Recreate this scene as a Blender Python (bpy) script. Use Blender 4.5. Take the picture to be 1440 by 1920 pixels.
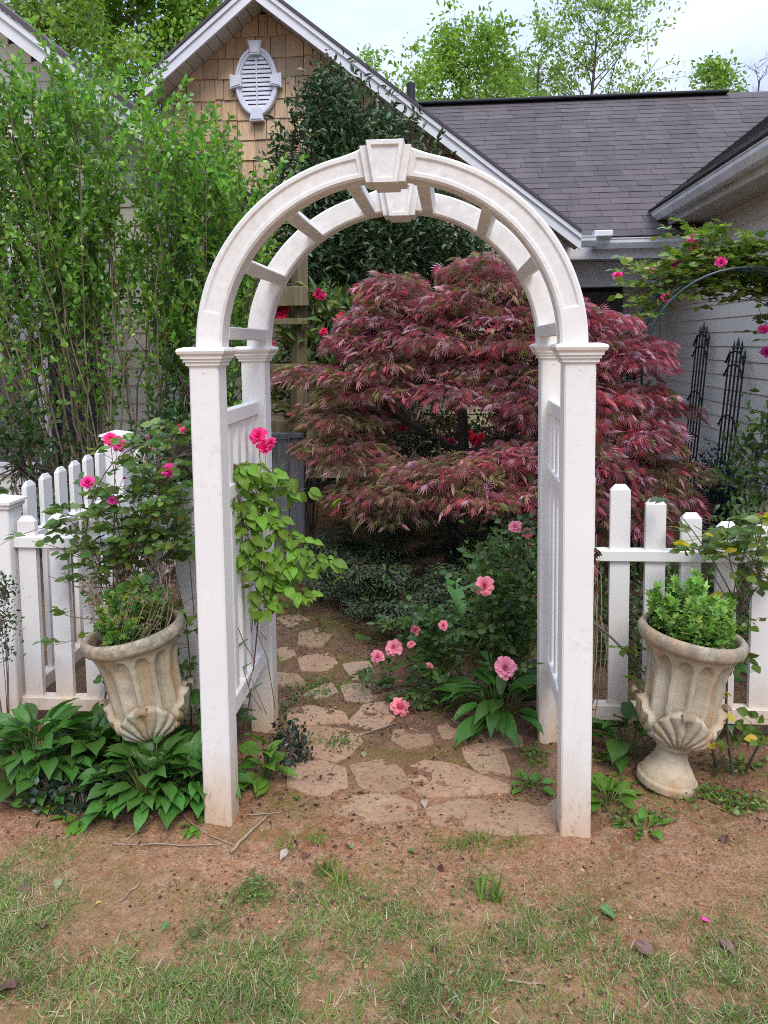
import bpy, math, random
import numpy as np
from mathutils import Vector, Matrix

for o in list(bpy.data.objects):
    bpy.data.objects.remove(o)
scene = bpy.context.scene
COL = scene.collection
rnd = random.Random(11)
rng = np.random.default_rng(11)
R_ = math.radians

# ------------------------------------------------------------------ camera
F, CX, CY = 1440.0, 720.0, 769.0          # focal length and principal point in photo pixels
YAW, PIT, ROLL = R_(5.0), R_(4.94), -0.0116
EYE = np.array([0.0, 0.0, 1.55])
cam_data = bpy.data.cameras.new('camera')
cam_data.sensor_fit = 'VERTICAL'
cam_data.sensor_height = 24.0
cam_data.lens = 24.0 * F / 1920.0
cam_data.shift_y = -(960.0 - CY) / 1920.0   # perspective-corrected phone picture
cam_data.clip_start = 0.05
cam_data.clip_end = 500.0
cam = bpy.data.objects.new('camera', cam_data)
COL.objects.link(cam)
cam_rot = Matrix.Rotation(YAW, 3, 'Z') @ Matrix.Rotation(math.pi / 2 - PIT, 3, 'X') @ Matrix.Rotation(ROLL, 3, 'Z')
cam.matrix_world = Matrix.Translation(Vector(EYE)) @ cam_rot.to_4x4()
scene.camera = cam

# ------------------------------------------------------------------ sky, sun, exposure
SUN_EL, SUN_AZ = R_(52), R_(160)           # azimuth clockwise from +Y
world = bpy.data.worlds.new('World')
scene.world = world
world.use_nodes = True
nt = world.node_tree
nt.nodes.clear()
w_out = nt.nodes.new('ShaderNodeOutputWorld')
w_bg = nt.nodes.new('ShaderNodeBackground')
w_bg.inputs['Strength'].default_value = 0.1
w_sky = nt.nodes.new('ShaderNodeTexSky')
w_sky.sky_type = 'NISHITA'
w_sky.sun_disc = False
w_sky.sun_elevation = SUN_EL
w_sky.sun_rotation = SUN_AZ
w_tc = nt.nodes.new('ShaderNodeTexCoord')
w_noise = nt.nodes.new('ShaderNodeTexNoise')
w_noise.inputs['Scale'].default_value = 2.2
w_noise.inputs['Detail'].default_value = 5
w_noise.inputs['Roughness'].default_value = 0.5
w_map = nt.nodes.new('ShaderNodeMapping')
w_map.inputs['Scale'].default_value = (1, 1, 2.6)
nt.links.new(w_tc.outputs['Generated'], w_map.inputs['Vector'])
nt.links.new(w_map.outputs['Vector'], w_noise.inputs['Vector'])
w_ramp = nt.nodes.new('ShaderNodeValToRGB')
w_ramp.color_ramp.elements[0].position = 0.40
w_ramp.color_ramp.elements[0].color = (3.2, 4.0, 6.5, 1)
w_ramp.color_ramp.elements[1].position = 0.62
w_ramp.color_ramp.elements[1].color = (5.7, 6.2, 7.6, 1)
nt.links.new(w_noise.outputs['Fac'], w_ramp.inputs['Fac'])
w_sep = nt.nodes.new('ShaderNodeSeparateXYZ')
nt.links.new(w_tc.outputs['Generated'], w_sep.inputs['Vector'])
w_z = nt.nodes.new('ShaderNodeMapRange')   # overcast sky: brighter towards the zenith
w_z.inputs['From Min'].default_value = 0.0
w_z.inputs['From Max'].default_value = 1.0
w_z.inputs['To Min'].default_value = 0.42
w_z.inputs['To Max'].default_value = 2.45
nt.links.new(w_sep.outputs['Z'], w_z.inputs['Value'])
w_mul = nt.nodes.new('ShaderNodeVectorMath')
w_mul.operation = 'SCALE'
nt.links.new(w_ramp.outputs['Color'], w_mul.inputs[0])
nt.links.new(w_z.outputs['Result'], w_mul.inputs['Scale'])
w_mix = nt.nodes.new('ShaderNodeMix')
w_mix.data_type = 'RGBA'
w_mix.inputs[0].default_value = 0.86
nt.links.new(w_sky.outputs['Color'], w_mix.inputs[6])
nt.links.new(w_mul.outputs['Vector'], w_mix.inputs[7])
nt.links.new(w_mix.outputs[2], w_bg.inputs['Color'])
nt.links.new(w_bg.outputs['Background'], w_out.inputs['Surface'])

sun_data = bpy.data.lights.new('sun', 'SUN')
sun_data.energy = 1.35
sun_data.angle = R_(24)
sun_data.color = (1.0, 0.93, 0.83)
sun = bpy.data.objects.new('sun', sun_data)
COL.objects.link(sun)
sd = Vector((math.sin(SUN_AZ) * math.cos(SUN_EL), math.cos(SUN_AZ) * math.cos(SUN_EL), math.sin(SUN_EL)))
sun.rotation_euler = sd.to_track_quat('Z', 'Y').to_euler()
sun.location = (4, -3, 8)

scene.view_settings.view_transform = 'Standard'
scene.view_settings.look = 'None'
scene.view_settings.gamma = 1.0
scene.view_settings.use_curve_mapping = False
scene.view_settings.exposure = 0.86
scene.render.engine = 'CYCLES'
cy = scene.cycles
cy.use_denoising = False
cy.denoising_prefilter = 'ACCURATE'
cy.pixel_filter_type = 'BLACKMAN_HARRIS'
cy.filter_width = 1.0
cy.max_bounces = 6
cy.diffuse_bounces = 4
cy.glossy_bounces = 2
cy.transmission_bounces = 3
cy.transparent_max_bounces = 4
cy.caustics_reflective = False
cy.caustics_refractive = False

# ------------------------------------------------------------------ pixel -> place helpers
_R = np.array(cam_rot)


def ray(x, y):
    return _R @ np.array([(x - CX) / F, -(y - CY) / F, -1.0])


def at_y(x, y, Y):
    d = ray(x, y)
    return EYE + d * (Y / d[1])


def at_x(x, y, X):
    d = ray(x, y)
    return EYE + d * (X / d[0])


def on_ground(x, y, z=0.0):
    d = ray(x, y)
    return EYE + d * ((z - EYE[2]) / d[2])


# ------------------------------------------------------------------ materials
def new_mat(name):
    m = bpy.data.materials.new(name)
    m.use_nodes = True
    n = m.node_tree
    n.nodes.clear()
    out = n.nodes.new('ShaderNodeOutputMaterial')
    b = n.nodes.new('ShaderNodeBsdfPrincipled')
    n.links.new(b.outputs[0], out.inputs[0])
    return m, n, b, out


class N:
    """tiny node wiring helper"""
    def __init__(s, tree):
        s.t = tree
        s.geo = tree.nodes.new('ShaderNodeNewGeometry')
        s.pos = s.geo.outputs['Position']

    def link(s, a, b):
        s.t.links.new(a, b)

    def put(s, sock, v):
        if hasattr(v, 'is_linked') and hasattr(v, 'node'):
            s.t.links.new(v, sock)
        else:
            sock.default_value = v

    def noise(s, scale, detail=4, rough=0.55, vec=None, stretch=None):
        n = s.t.nodes.new('ShaderNodeTexNoise')
        n.inputs['Scale'].default_value = scale
        n.inputs['Detail'].default_value = detail
        n.inputs['Roughness'].default_value = rough
        v = vec or s.pos
        if stretch:
            mp = s.t.nodes.new('ShaderNodeMapping')
            mp.inputs['Scale'].default_value = stretch
            s.link(v, mp.inputs['Vector'])
            v = mp.outputs['Vector']
        s.link(v, n.inputs['Vector'])
        return n.outputs['Fac']

    def voro(s, scale, vec=None, feature='F1', out='Distance'):
        n = s.t.nodes.new('ShaderNodeTexVoronoi')
        n.feature = feature
        n.inputs['Scale'].default_value = scale
        s.link(vec or s.pos, n.inputs['Vector'])
        return n.outputs[out]

    def rng(s, v, a, b, c=0.0, d=1.0):
        n = s.t.nodes.new('ShaderNodeMapRange')
        s.link(v, n.inputs['Value'])
        for k, x in zip(('From Min', 'From Max', 'To Min', 'To Max'), (a, b, c, d)):
            n.inputs[k].default_value = x
        return n.outputs['Result']

    def math(s, op, a, b=0.0):
        n = s.t.nodes.new('ShaderNodeMath')
        n.operation = op
        s.put(n.inputs[0], a)
        s.put(n.inputs[1], b)
        return n.outputs[0]

    def mix(s, f, a, b, blend='MIX'):
        n = s.t.nodes.new('ShaderNodeMix')
        n.data_type = 'RGBA'
        n.blend_type = blend
        s.put(n.inputs[0], f)
        for k, v in ((6, a), (7, b)):
            if isinstance(v, (tuple, list)):
                v = (*v[:3], 1.0)
            s.put(n.inputs[k], v)
        return n.outputs[2]

    def attr(s, name, out='Color'):
        n = s.t.nodes.new('ShaderNodeAttribute')
        n.attribute_name = name
        return n.outputs[out]

    def sep(s, v):
        n = s.t.nodes.new('ShaderNodeSeparateXYZ')
        s.link(v, n.inputs[0])
        return n.outputs

    def random(s):
        return s.t.nodes.new('ShaderNodeObjectInfo').outputs['Random']

    def bump(s, h, strength=0.3, dist=0.01):
        n = s.t.nodes.new('ShaderNodeBump')
        n.inputs['Strength'].default_value = strength
        n.inputs['Distance'].default_value = dist
        s.link(h, n.inputs['Height'])
        return n.outputs['Normal']

    def hsv(s, col, val=None, hue=None, sat=None):
        n = s.t.nodes.new('ShaderNodeHueSaturation')
        s.put(n.inputs['Color'], col)
        for k, v in (('Value', val), ('Hue', hue), ('Saturation', sat)):
            if v is not None:
                s.put(n.inputs[k], v)
        return n.outputs[0]


def simple(name, base, rough=0.6, var=0.18, vscale=7.0, rand=0.0, bump=0.15, bscale=60.0, bdist=0.004, spec=0.4, metal=0.0, stretch=None):
    m, t, b, out = new_mat(name)
    n = N(t)
    f = n.rng(n.noise(vscale, 5, 0.6, stretch=stretch), 0.3, 0.7)
    c = n.mix(f, [x * (1 - var) for x in base], [x * (1 + var) for x in base])
    if rand:
        c = n.hsv(c, val=n.rng(n.random(), 0, 1, 1 - rand, 1 + rand))
    n.link(c, b.inputs['Base Color'])
    b.inputs['Roughness'].default_value = rough
    b.inputs['Specular IOR Level'].default_value = spec
    b.inputs['Metallic'].default_value = metal
    if bump:
        n.link(n.bump(n.noise(bscale, 5, 0.6, stretch=stretch), bump, bdist), b.inputs['Normal'])
    return m


def leafy(name, rough=0.45, trans=0.3, var=0.25, vscale=1.6, spec=0.35, veins=False, tint=(1.0, 1.0, 1.0), rand=0.0, base=None):
    """foliage: colour per leaf from the attribute Col (or one base colour), light passing through"""
    m, t, b, out = new_mat(name)
    n = N(t)
    if base is None:
        c = n.attr('Col')
    else:
        c = n.mix(0.0, base, base)
    f = n.rng(n.noise(vscale, 3), 0.3, 0.7, 1 - var, 1 + var)
    if rand:
        f = n.math('MULTIPLY', f, n.rng(n.random(), 0, 1, 1 - rand, 1 + rand))
        hue = n.rng(n.random(), 0, 1, 0.485, 0.512)
        c = n.hsv(c, val=f, hue=hue)
    else:
        c = n.hsv(c, val=f)
    if veins:
        uv = t.nodes.new('ShaderNodeUVMap')
        s = n.sep(uv.outputs[0])
        u = n.math('ABSOLUTE', n.math('SUBTRACT', s[0], 0.5))
        arc = n.math('MULTIPLY', u, n.math('ADD', 1.0, n.math('MULTIPLY', s[1], 0.3)))
        w = n.math('SINE', n.math('SUBTRACT', n.math('MULTIPLY', s[1], 34.0), n.math('MULTIPLY', arc, 46.0)))
        mid = n.rng(u, 0.0, 0.03, 1.0, 0.0)
        line = n.math('MAXIMUM', n.rng(w, 0.86, 1.0), mid)
        c = n.mix(n.math('MULTIPLY', line, 0.35), c, n.hsv(c, val=1.7, sat=0.85))
        n.link(n.bump(n.math('SUBTRACT', n.math('MULTIPLY', w, 0.25), mid), 0.35, 0.004), b.inputs['Normal'])
    n.link(c, b.inputs['Base Color'])
    b.inputs['Roughness'].default_value = rough
    b.inputs['Specular IOR Level'].default_value = spec
    tr = t.nodes.new('ShaderNodeBsdfTranslucent')
    n.link(n.hsv(c, val=1.3, sat=1.1), tr.inputs['Color'])
    mx = t.nodes.new('ShaderNodeMixShader')
    mx.inputs[0].default_value = trans
    n.link(b.outputs[0], mx.inputs[1])
    n.link(tr.outputs[0], mx.inputs[2])
    n.link(mx.outputs[0], out.inputs[0])
    return m


def vinyl_mat(name, base=(0.78, 0.755, 0.70), mildew=0.5, splash=True):
    m, t, b, out = new_mat(name)
    n = N(t)
    c = n.mix(n.rng(n.noise(3.0, 5), 0.35, 0.7), [x * 0.93 for x in base], base)
    # fine mildew film and dark specks
    film = n.math('MULTIPLY', n.rng(n.noise(38, 6, 0.7), 0.52, 0.72), n.rng(n.noise(4.5, 3), 0.4, 0.65))
    c = n.mix(n.math('MULTIPLY', film, 0.6 * mildew), c, (0.3, 0.29, 0.25))
    spk = n.math('MULTIPLY', n.rng(n.voro(70), 0.02, 0.09, 1.0, 0.0), n.rng(n.noise(9, 2), 0.47, 0.56))
    c = n.mix(n.math('MULTIPLY', spk, 0.75), c, (0.12, 0.11, 0.09))
    z = n.sep(n.pos)[2]
    # green-grey algae where rain sits, on the upper faces of the arch
    alg = n.math('MULTIPLY', n.rng(n.noise(26, 7, 0.75), 0.36, 0.66), n.rng(z, 1.35, 1.9))
    c = n.mix(n.math('MULTIPLY', alg, 0.75 * mildew), c, (0.36, 0.35, 0.30))
    streak = n.math('MULTIPLY', n.rng(n.noise(26, 5, 0.7, stretch=(1, 1, 0.06)), 0.54, 0.68), n.rng(n.noise(3, 3), 0.4, 0.7))
    c = n.mix(n.math('MULTIPLY', streak, 0.3 * mildew), c, (0.40, 0.38, 0.32))
    if splash:
        h = n.math('SUBTRACT', z, n.math('MULTIPLY', n.math('SUBTRACT', n.noise(14, 5, 0.7, stretch=(1, 1, 0.35)), 0.5), 0.3))
        c = n.mix(n.rng(h, -0.02, 0.30, 0.8, 0.0), c, (0.55, 0.34, 0.16))
        brown = n.math('MULTIPLY', n.rng(n.noise(55, 5, 0.75, stretch=(1, 1, 0.4)), 0.55, 0.66), n.rng(z, 0.02, 0.2, 0.8, 0.0))
        c = n.mix(brown, c, (0.2, 0.13, 0.07))
    n.link(c, b.inputs['Base Color'])
    b.inputs['Roughness'].default_value = 0.5
    b.inputs['Specular IOR Level'].default_value = 0.35
    n.link(n.bump(n.noise(30, 4), 0.06, 0.003), b.inputs['Normal'])
    return m


# ------------------------------------------------------------------ object helpers
def tag(o, label=None, cat=None, group=None, kind=None):
    if label:
        o['label'] = label
    if cat:
        o['category'] = cat
    if group:
        o['group'] = group
    if kind:
        o['kind'] = kind
    return o


def link(o, parent=None):
    COL.objects.link(o)
    if parent is not None:
        o.parent = parent
        top = world_of(parent)
        o.matrix_parent_inverse = top.inverted()
    return o


def world_of(o):
    m = o.matrix_basis.copy()
    if o.parent is not None:
        m = world_of(o.parent) @ o.matrix_parent_inverse @ m
    return m


def empty(name, loc=(0, 0, 0), label=None, cat=None, group=None, kind=None):
    o = bpy.data.objects.new(name, None)
    o.empty_display_size = 0.1
    o.location = loc
    COL.objects.link(o)
    return tag(o, label, cat, group, kind)


def make_mesh(name, V, Fc, mat, cols=None, smooth=False, uv=None):
    me = bpy.data.meshes.new(name)
    me.from_pydata(V if isinstance(V, np.ndarray) else [tuple(v) for v in V], [], Fc)
    if cols is not None:
        a = me.attributes.new('Col', 'FLOAT_COLOR', 'POINT')
        c4 = np.ones((len(me.vertices), 4), dtype=np.float32)
        c4[:, :3] = cols
        a.data.foreach_set('color', c4.ravel())
    if uv is not None:
        l = me.uv_layers.new(name='UVMap')
        idx = np.zeros(len(me.loops), dtype=np.int32)
        me.loops.foreach_get('vertex_index', idx)
        l.data.foreach_set('uv', np.asarray(uv, dtype=np.float32)[idx].ravel())
    if smooth:
        me.polygons.foreach_set('use_smooth', np.ones(len(me.polygons), dtype=bool))
    me.materials.append(mat)
    me.update()
    return me


def obj(name, V, Fc, mat, parent=None, cols=None, smooth=False, uv=None, kind=None):
    o = bpy.data.objects.new(name, make_mesh(name, V, Fc, mat, cols, smooth, uv))
    link(o, parent)
    if kind:
        o['kind'] = kind
    return o


def inst(name, me, mat4, parent=None):
    o = bpy.data.objects.new(name, me)
    COL.objects.link(o)
    if parent is not None:
        o.parent = parent
        o.matrix_parent_inverse = world_of(parent).inverted()
    o.matrix_basis = mat4
    return o


class MB:
    def __init__(s):
        s.v = []
        s.f = []

    def add(s, V, Fc):
        k = len(s.v)
        s.v += [tuple(map(float, p)) for p in V]
        s.f += [tuple(int(i) + k for i in f) for f in Fc]
        return s

    def box(s, x0, x1, y0, y1, z0, z1, bev=0.0):
        if bev <= 0:
            V = [(x, y, z) for z in (z0, z1) for y in (y0, y1) for x in (x0, x1)]
            return s.add(V, [(0, 2, 3, 1), (4, 5, 7, 6), (0, 1, 5, 4), (2, 6, 7, 3), (0, 4, 6, 2), (1, 3, 7, 5)])
        b = min(bev, (x1 - x0) / 2.2, (y1 - y0) / 2.2, (z1 - z0) / 2.2)
        ring = [(x0 + b, y0), (x1 - b, y0), (x1, y0 + b), (x1, y1 - b), (x1 - b, y1), (x0 + b, y1), (x0, y1 - b), (x0, y0 + b)]
        cx, cy_ = (x0 + x1) / 2, (y0 + y1) / 2
        kx = (x1 - x0 - 2 * b) / (x1 - x0)
        ky = (y1 - y0 - 2 * b) / (y1 - y0)
        inn = [(cx + (x - cx) * kx, cy_ + (y - cy_) * ky) for x, y in ring]
        V = [(x, y, z0) for x, y in inn] + [(x, y, z0 + b) for x, y in ring] + [(x, y, z1 - b) for x, y in ring] + [(x, y, z1) for x, y in inn]
        Fc = [tuple(range(7, -1, -1)), tuple(range(24, 32))]
        for L in range(3):
            for i in range(8):
                j = (i + 1) % 8
                Fc.append((L * 8 + i, L * 8 + j, L * 8 + 8 + j, L * 8 + 8 + i))
        return s.add(V, Fc)

    def prism(s, poly, y0, y1):
        """polygon in x,z extruded along y"""
        n = len(poly)
        V = [(x, y0, z) for x, z in poly] + [(x, y1, z) for x, z in poly]
        Fc = [tuple(range(n)), tuple(range(2 * n - 1, n - 1, -1))]
        Fc += [(i, i + n, (i + 1) % n + n, (i + 1) % n) for i in range(n)]
        return s.add(V, Fc)

    def tube(s, P, r, n=6, cap=True):
        P = np.asarray(P, float)
        r = np.full(len(P), r) if np.isscalar(r) else np.asarray(r, float)
        T = np.gradient(P, axis=0)
        T /= np.linalg.norm(T, axis=1)[:, None] + 1e-9
        ref = np.array([0.0, 0, 1]) if abs(T[0][2]) < 0.9 else np.array([1.0, 0, 0])
        V = []
        for p, t, q in zip(P, T, r):
            a = np.cross(t, ref)
            na = np.linalg.norm(a)
            a = a / na if na > 1e-6 else np.array([1.0, 0, 0])
            c = np.cross(t, a)
            ref = -c if np.dot(-c, ref) > 0 else c
            for k in range(n):
                th = 2 * math.pi * k / n
                V.append(p + q * (math.cos(th) * a + math.sin(th) * np.cross(t, a)))
        Fc = []
        for i in range(len(P) - 1):
            for k in range(n):
                Fc.append((i * n + k, i * n + (k + 1) % n, (i + 1) * n + (k + 1) % n, (i + 1) * n + k))
        if cap:
            Fc.append(tuple(range(n - 1, -1, -1)))
            Fc.append(tuple(range((len(P) - 1) * n, len(P) * n)))
        return s.add(V, Fc)

    def xform(s, M4):
        s.v = [tuple(M4 @ Vector(p)) for p in s.v]
        return s

    def build(s, name, mat, parent=None, smooth=False, kind=None):
        return obj(name, s.v, s.f, mat, parent, smooth=smooth, kind=kind)

    def mesh(s, name, mat, smooth=False):
        return make_mesh(name, s.v, s.f, mat, smooth=smooth)


def unit(a):
    a = np.asarray(a, float)
    return a / (np.linalg.norm(a, axis=-1, keepdims=True) + 1e-9)


def frames(D, up=None, roll=None):
    """rotation matrices whose y column is the leaf direction and whose z column is its face"""
    D = unit(D)
    n = len(D)
    if up is None:
        up = np.tile([0.0, 0, 1], (n, 1))
    X = np.cross(D, up)
    bad = np.linalg.norm(X, axis=1) < 1e-3
    X[bad] = [1, 0, 0]
    X = unit(X)
    Z = np.cross(X, D)
    if roll is not None:
        c, s_ = np.cos(roll)[:, None], np.sin(roll)[:, None]
        X, Z = X * c + Z * s_, Z * c - X * s_
    return np.stack([X, D, Z], axis=2)


def scatter(tv, tf, P, Rm, S, cols):
    tv = np.asarray(tv, float)
    tf = np.asarray(tf, int)
    P = np.asarray(P, float)
    n, k = len(P), len(tv)
    V = np.einsum('nij,kj->nki', Rm, tv) * np.asarray(S)[:, None, None] + P[:, None, :]
    Fc = (tf[None] + (np.arange(n) * k)[:, None, None]).reshape(-1, tf.shape[1])
    return V.reshape(-1, 3), Fc, np.repeat(cols, k, axis=0)


def cat_geo(parts):
    V, Fc, C, k = [], [], [], 0
    for v, f, c in parts:
        V.append(v)
        Fc.append(f + k)
        C.append(c)
        k += len(v)
    return np.concatenate(V), np.concatenate(Fc), np.concatenate(C)


def leaf_simple(w=0.25, fold=0.06, droop=0.12):
    V = [(0, 0, 0), (-w * .72, .2, fold * .7), (-w, .46, fold), (-w * .6, .77, fold * .5 - droop * .4), (0, 1, -droop), (w * .6, .77, fold * .5 - droop * .4), (w, .46, fold), (w * .72, .2, fold * .7), (0, .5, 0)]
    Fc = [(8, i + 1, i) for i in range(7)] + [(8, 0, 7)]
    return V, Fc


def leaf_blade(w=0.3, n=5, m=4, fold=0.10, droop=0.35, wav=0.02, tip=1.0, base_w=0.35, twist=0.0):
    """broad leaf as a small grid with uv"""
    V, UV, Fc = [], [], []
    for i in range(n + 1):
        v = i / n
        prof = (math.sin(math.pi * min(1, v * 0.86 + 0.10)) ** 0.9) * (1 - v ** 6) + 0.02 * (1 - v)
        for j in range(m + 1):
            u = j / m - 0.5
            x = u * 2 * w * prof
            ang = droop * v * 1.6
            y = math.sin(ang) / max(droop * 1.6, 1e-3)
            z = -(1 - math.cos(ang)) / max(droop * 1.6, 1e-3) + abs(u) * 2 * prof * w * fold * 2 + wav * math.sin(v * 9 + j * 2)*abs(u)*2
            c, s_ = math.cos(twist * v), math.sin(twist * v)
            V.append((x * c, y, z + x * s_))
            UV.append((j / m, v))
    for i in range(n):
        for j in range(m):
            a = i * (m + 1) + j
            Fc.append((a, a + 1, a + m + 2, a + m + 1))
    return V, Fc, UV


def pick_cols(n, palette, jit=0.12, weights=None):
    pal = np.array(palette, float)
    if weights is not None:
        weights = np.array(weights, float) / np.sum(weights)
    i = rng.choice(len(pal), n, p=weights)
    return pal[i] * rng.uniform(1 - jit, 1 + jit, (n, 1)) * rng.uniform(1 - jit * .5, 1 + jit * .5, (n, 3))


def vnoise(x, y, seed=0):
    """value noise on arrays"""
    xi, yi = np.floor(x).astype(int), np.floor(y).astype(int)
    xf, yf = x - xi, y - yi
    u, v = xf * xf * (3 - 2 * xf), yf * yf * (3 - 2 * yf)

    def h(a, b):
        q = (a * 374761393 + b * 668265263 + seed * 982451653) & 0x7fffffff
        q = ((q ^ (q >> 13)) * 1274126177) & 0x7fffffff
        return ((q ^ (q >> 16)) & 0xffff) / 65535.0
    return (h(xi, yi) * (1 - u) + h(xi + 1, yi) * u) * (1 - v) + (h(xi, yi + 1) * (1 - u) + h(xi + 1, yi + 1) * u) * v


def fbm(x, y, seed=0, o=4):
    s_, a, t = 0, 1.0, 0
    for i in range(o):
        s_ = s_ + a * vnoise(x * 2 ** i, y * 2 ** i, seed + i)
        t += a
        a *= .5
    return s_ / t


def ground_z(x, y):
    x, y = np.asarray(x, float), np.asarray(y, float)
    near = np.exp(-((np.abs(y - 2.6) / 2.6) ** 4)) * np.exp(-((np.abs(x + .1) / 2.4) ** 4))
    z = (fbm(x * 1.7, y * 1.7, 3) - .5) * .035
    z = z + near * ((fbm(x * 14, y * 14, 5, 3) - .5) * .026)
    z = z + near * ((fbm(x * 55, y * 55, 9, 2) - .5) * .011)
    return z


def grow(p, d, L, r, lev, out, tips, up=0.1, spread=0.6, kids=(3, 5), shrink=0.62, nseg=5, wob=0.12, rr=None, start=0.35):
    """recursive limbs: out collects (points, radii); tips collects (point, direction, level)"""
    rr = rr or rnd
    P, Rr = [np.array(p, float)], [r]
    d = np.array(d, float)
    for i in range(nseg):
        d = d + np.array([rr.gauss(0, wob), rr.gauss(0, wob), rr.gauss(0, wob) + up])
        d /= np.linalg.norm(d)
        P.append(P[-1] + d * L / nseg)
        Rr.append(r * (1 - .68 * (i + 1) / nseg))
    out.append((P, Rr))
    if lev <= 0:
        for q in P[1:]:
            tips.append((q, d.copy()))
        return
    for k in range(rr.randint(*kids)):
        f = rr.uniform(start, 1.0)
        i = min(nseg - 1, int(f * nseg))
        q = P[i] + (P[i + 1] - P[i]) * (f * nseg - i)
        a = rr.uniform(0, 2 * math.pi)
        t = unit(np.cross(d, [math.cos(a), math.sin(a), 0.3]))
        nd = unit(d * (1 - spread * .5) + t * spread)
        grow(q, nd, L * shrink * rr.uniform(.75, 1.15), max(r * .5 * (1 - .4 * f), .0012), lev - 1, out, tips, up, spread, kids, shrink, nseg, wob, rr, start)


def limbs_mesh(out, n=5):
    m = MB()
    for P, Rr in out:
        m.tube(P, Rr, n, cap=False)
    return m

# ------------------------------------------------------------------ material library
M_vinyl = vinyl_mat('white_vinyl')
M_fence = vinyl_mat('fence_vinyl', (0.77, 0.755, 0.72), 0.35, True)
M_trim = simple('white_trim', (0.70, 0.70, 0.71), 0.5, 0.06, 3, bump=0.0)
M_ventw = simple('vent_white', (0.66, 0.68, 0.73), 0.5, 0.05, 3, bump=0.05)
M_siding = simple('siding_paint', (0.72, 0.685, 0.61), 0.55, 0.06, 1.6, rand=0.04, bump=0.12, bscale=30, stretch=(1, 1, 5))
M_cream = simple('cream_siding_paint', (0.55, 0.48, 0.34), 0.55, 0.06, 1.6, rand=0.04, bump=0.1, bscale=30, stretch=(1, 1, 5))
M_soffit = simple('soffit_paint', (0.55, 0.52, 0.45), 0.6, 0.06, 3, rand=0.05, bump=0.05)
M_gutter = simple('gutter_metal', (0.66, 0.67, 0.68), 0.4, 0.16, 6, bump=0.08, spec=0.5)
M_black = simple('black_iron', (0.012, 0.013, 0.016), 0.42, 0.3, 30, bump=0.25, bscale=120, spec=0.5)
M_door = simple('door_paint', (0.14, 0.145, 0.15), 0.5, 0.1, 6, bump=0.05)
M_navy = simple('shutter_paint', (0.012, 0.017, 0.032), 0.5, 0.2, 6, bump=0.06)
M_dark = simple('dark_metal', (0.02, 0.021, 0.025), 0.6, 0.2, 8, bump=0.1)
M_blind = simple('window_blind', (0.5, 0.52, 0.52), 0.7, 0.05, 3, bump=0.0)
M_greenmetal = simple('green_tube', (0.012, 0.04, 0.036), 0.4, 0.4, 18, bump=0.15, spec=0.5)
M_bark = simple('bark', (0.115, 0.092, 0.072), 0.85, 0.4, 14, bump=0.6, bscale=50, bdist=0.01, stretch=(1, 1, 0.3))
M_stem = simple('shrub_stem', (0.20, 0.165, 0.10), 0.75, 0.35, 22, bump=0.3, bscale=80)
M_redstem = simple('reddish_stem', (0.16, 0.085, 0.055), 0.7, 0.35, 22, bump=0.2, bscale=90)
M_greenstem = simple('green_stem', (0.11, 0.15, 0.035), 0.6, 0.3, 22, bump=0.1)
M_twig = simple('dry_twig', (0.30, 0.22, 0.15), 0.85, 0.35, 30, bump=0.4, bscale=120)
M_soilpot = simple('potting_soil', (0.045, 0.028, 0.018), 0.95, 0.5, 40, bump=0.8, bscale=90, bdist=0.01)
M_woodgrey = simple('weathered_wood', (0.19, 0.19, 0.20), 0.85, 0.35, 9, rand=0.15, bump=0.7, bscale=26, bdist=0.006, stretch=(6, 6, 0.35))
M_woodbrown = simple('treated_wood', (0.185, 0.15, 0.085), 0.8, 0.35, 9, rand=0.12, bump=0.5, bscale=26, bdist=0.006, stretch=(6, 6, 0.4))
M_leaf = leafy('leaf', 0.36, 0.4, spec=0.55, var=0.3)
M_leafdark = leafy('leaf_glossy', 0.34, 0.2, spec=0.5)
M_maple = leafy('maple_leaf', 0.36, 0.28, var=0.3, vscale=2.2, spec=0.6)
M_fern = leafy('fern_leaf', 0.5, 0.2, var=0.3, vscale=3)
M_far = leafy('far_leaf', 0.5, 0.4, var=0.25, vscale=0.35)
M_grass = leafy('grass_blade', 0.6, 0.25, var=0.25, vscale=5)
M_litter = leafy('leaf_litter', 0.8, 0.08, var=0.3, vscale=9, spec=0.2)
M_broad = leafy('broad_leaf', 0.33, 0.26, veins=True, rand=0.32, base=(0.06, 0.16, 0.024), var=0.2, spec=0.45)
M_broad2 = leafy('broad_leaf_fresh', 0.4, 0.3, veins=True, rand=0.2, base=(0.12, 0.25, 0.03), var=0.2)
M_vine = leafy('vine_leaf', 0.38, 0.35, veins=True, rand=0.38, base=(0.165, 0.31, 0.03), var=0.2)
M_petalhot = leafy('petal_hot_pink', 0.5, 0.3, base=(0.84, 0.085, 0.36), rand=0.12, var=0.15, vscale=30)
M_petalpale = leafy('petal_pale_pink', 0.5, 0.3, base=(0.86, 0.33, 0.40), rand=0.14, var=0.18, vscale=30)
M_petalred = leafy('petal_red', 0.5, 0.25, base=(0.70, 0.03, 0.12), rand=0.12, var=0.2, vscale=30)


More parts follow.
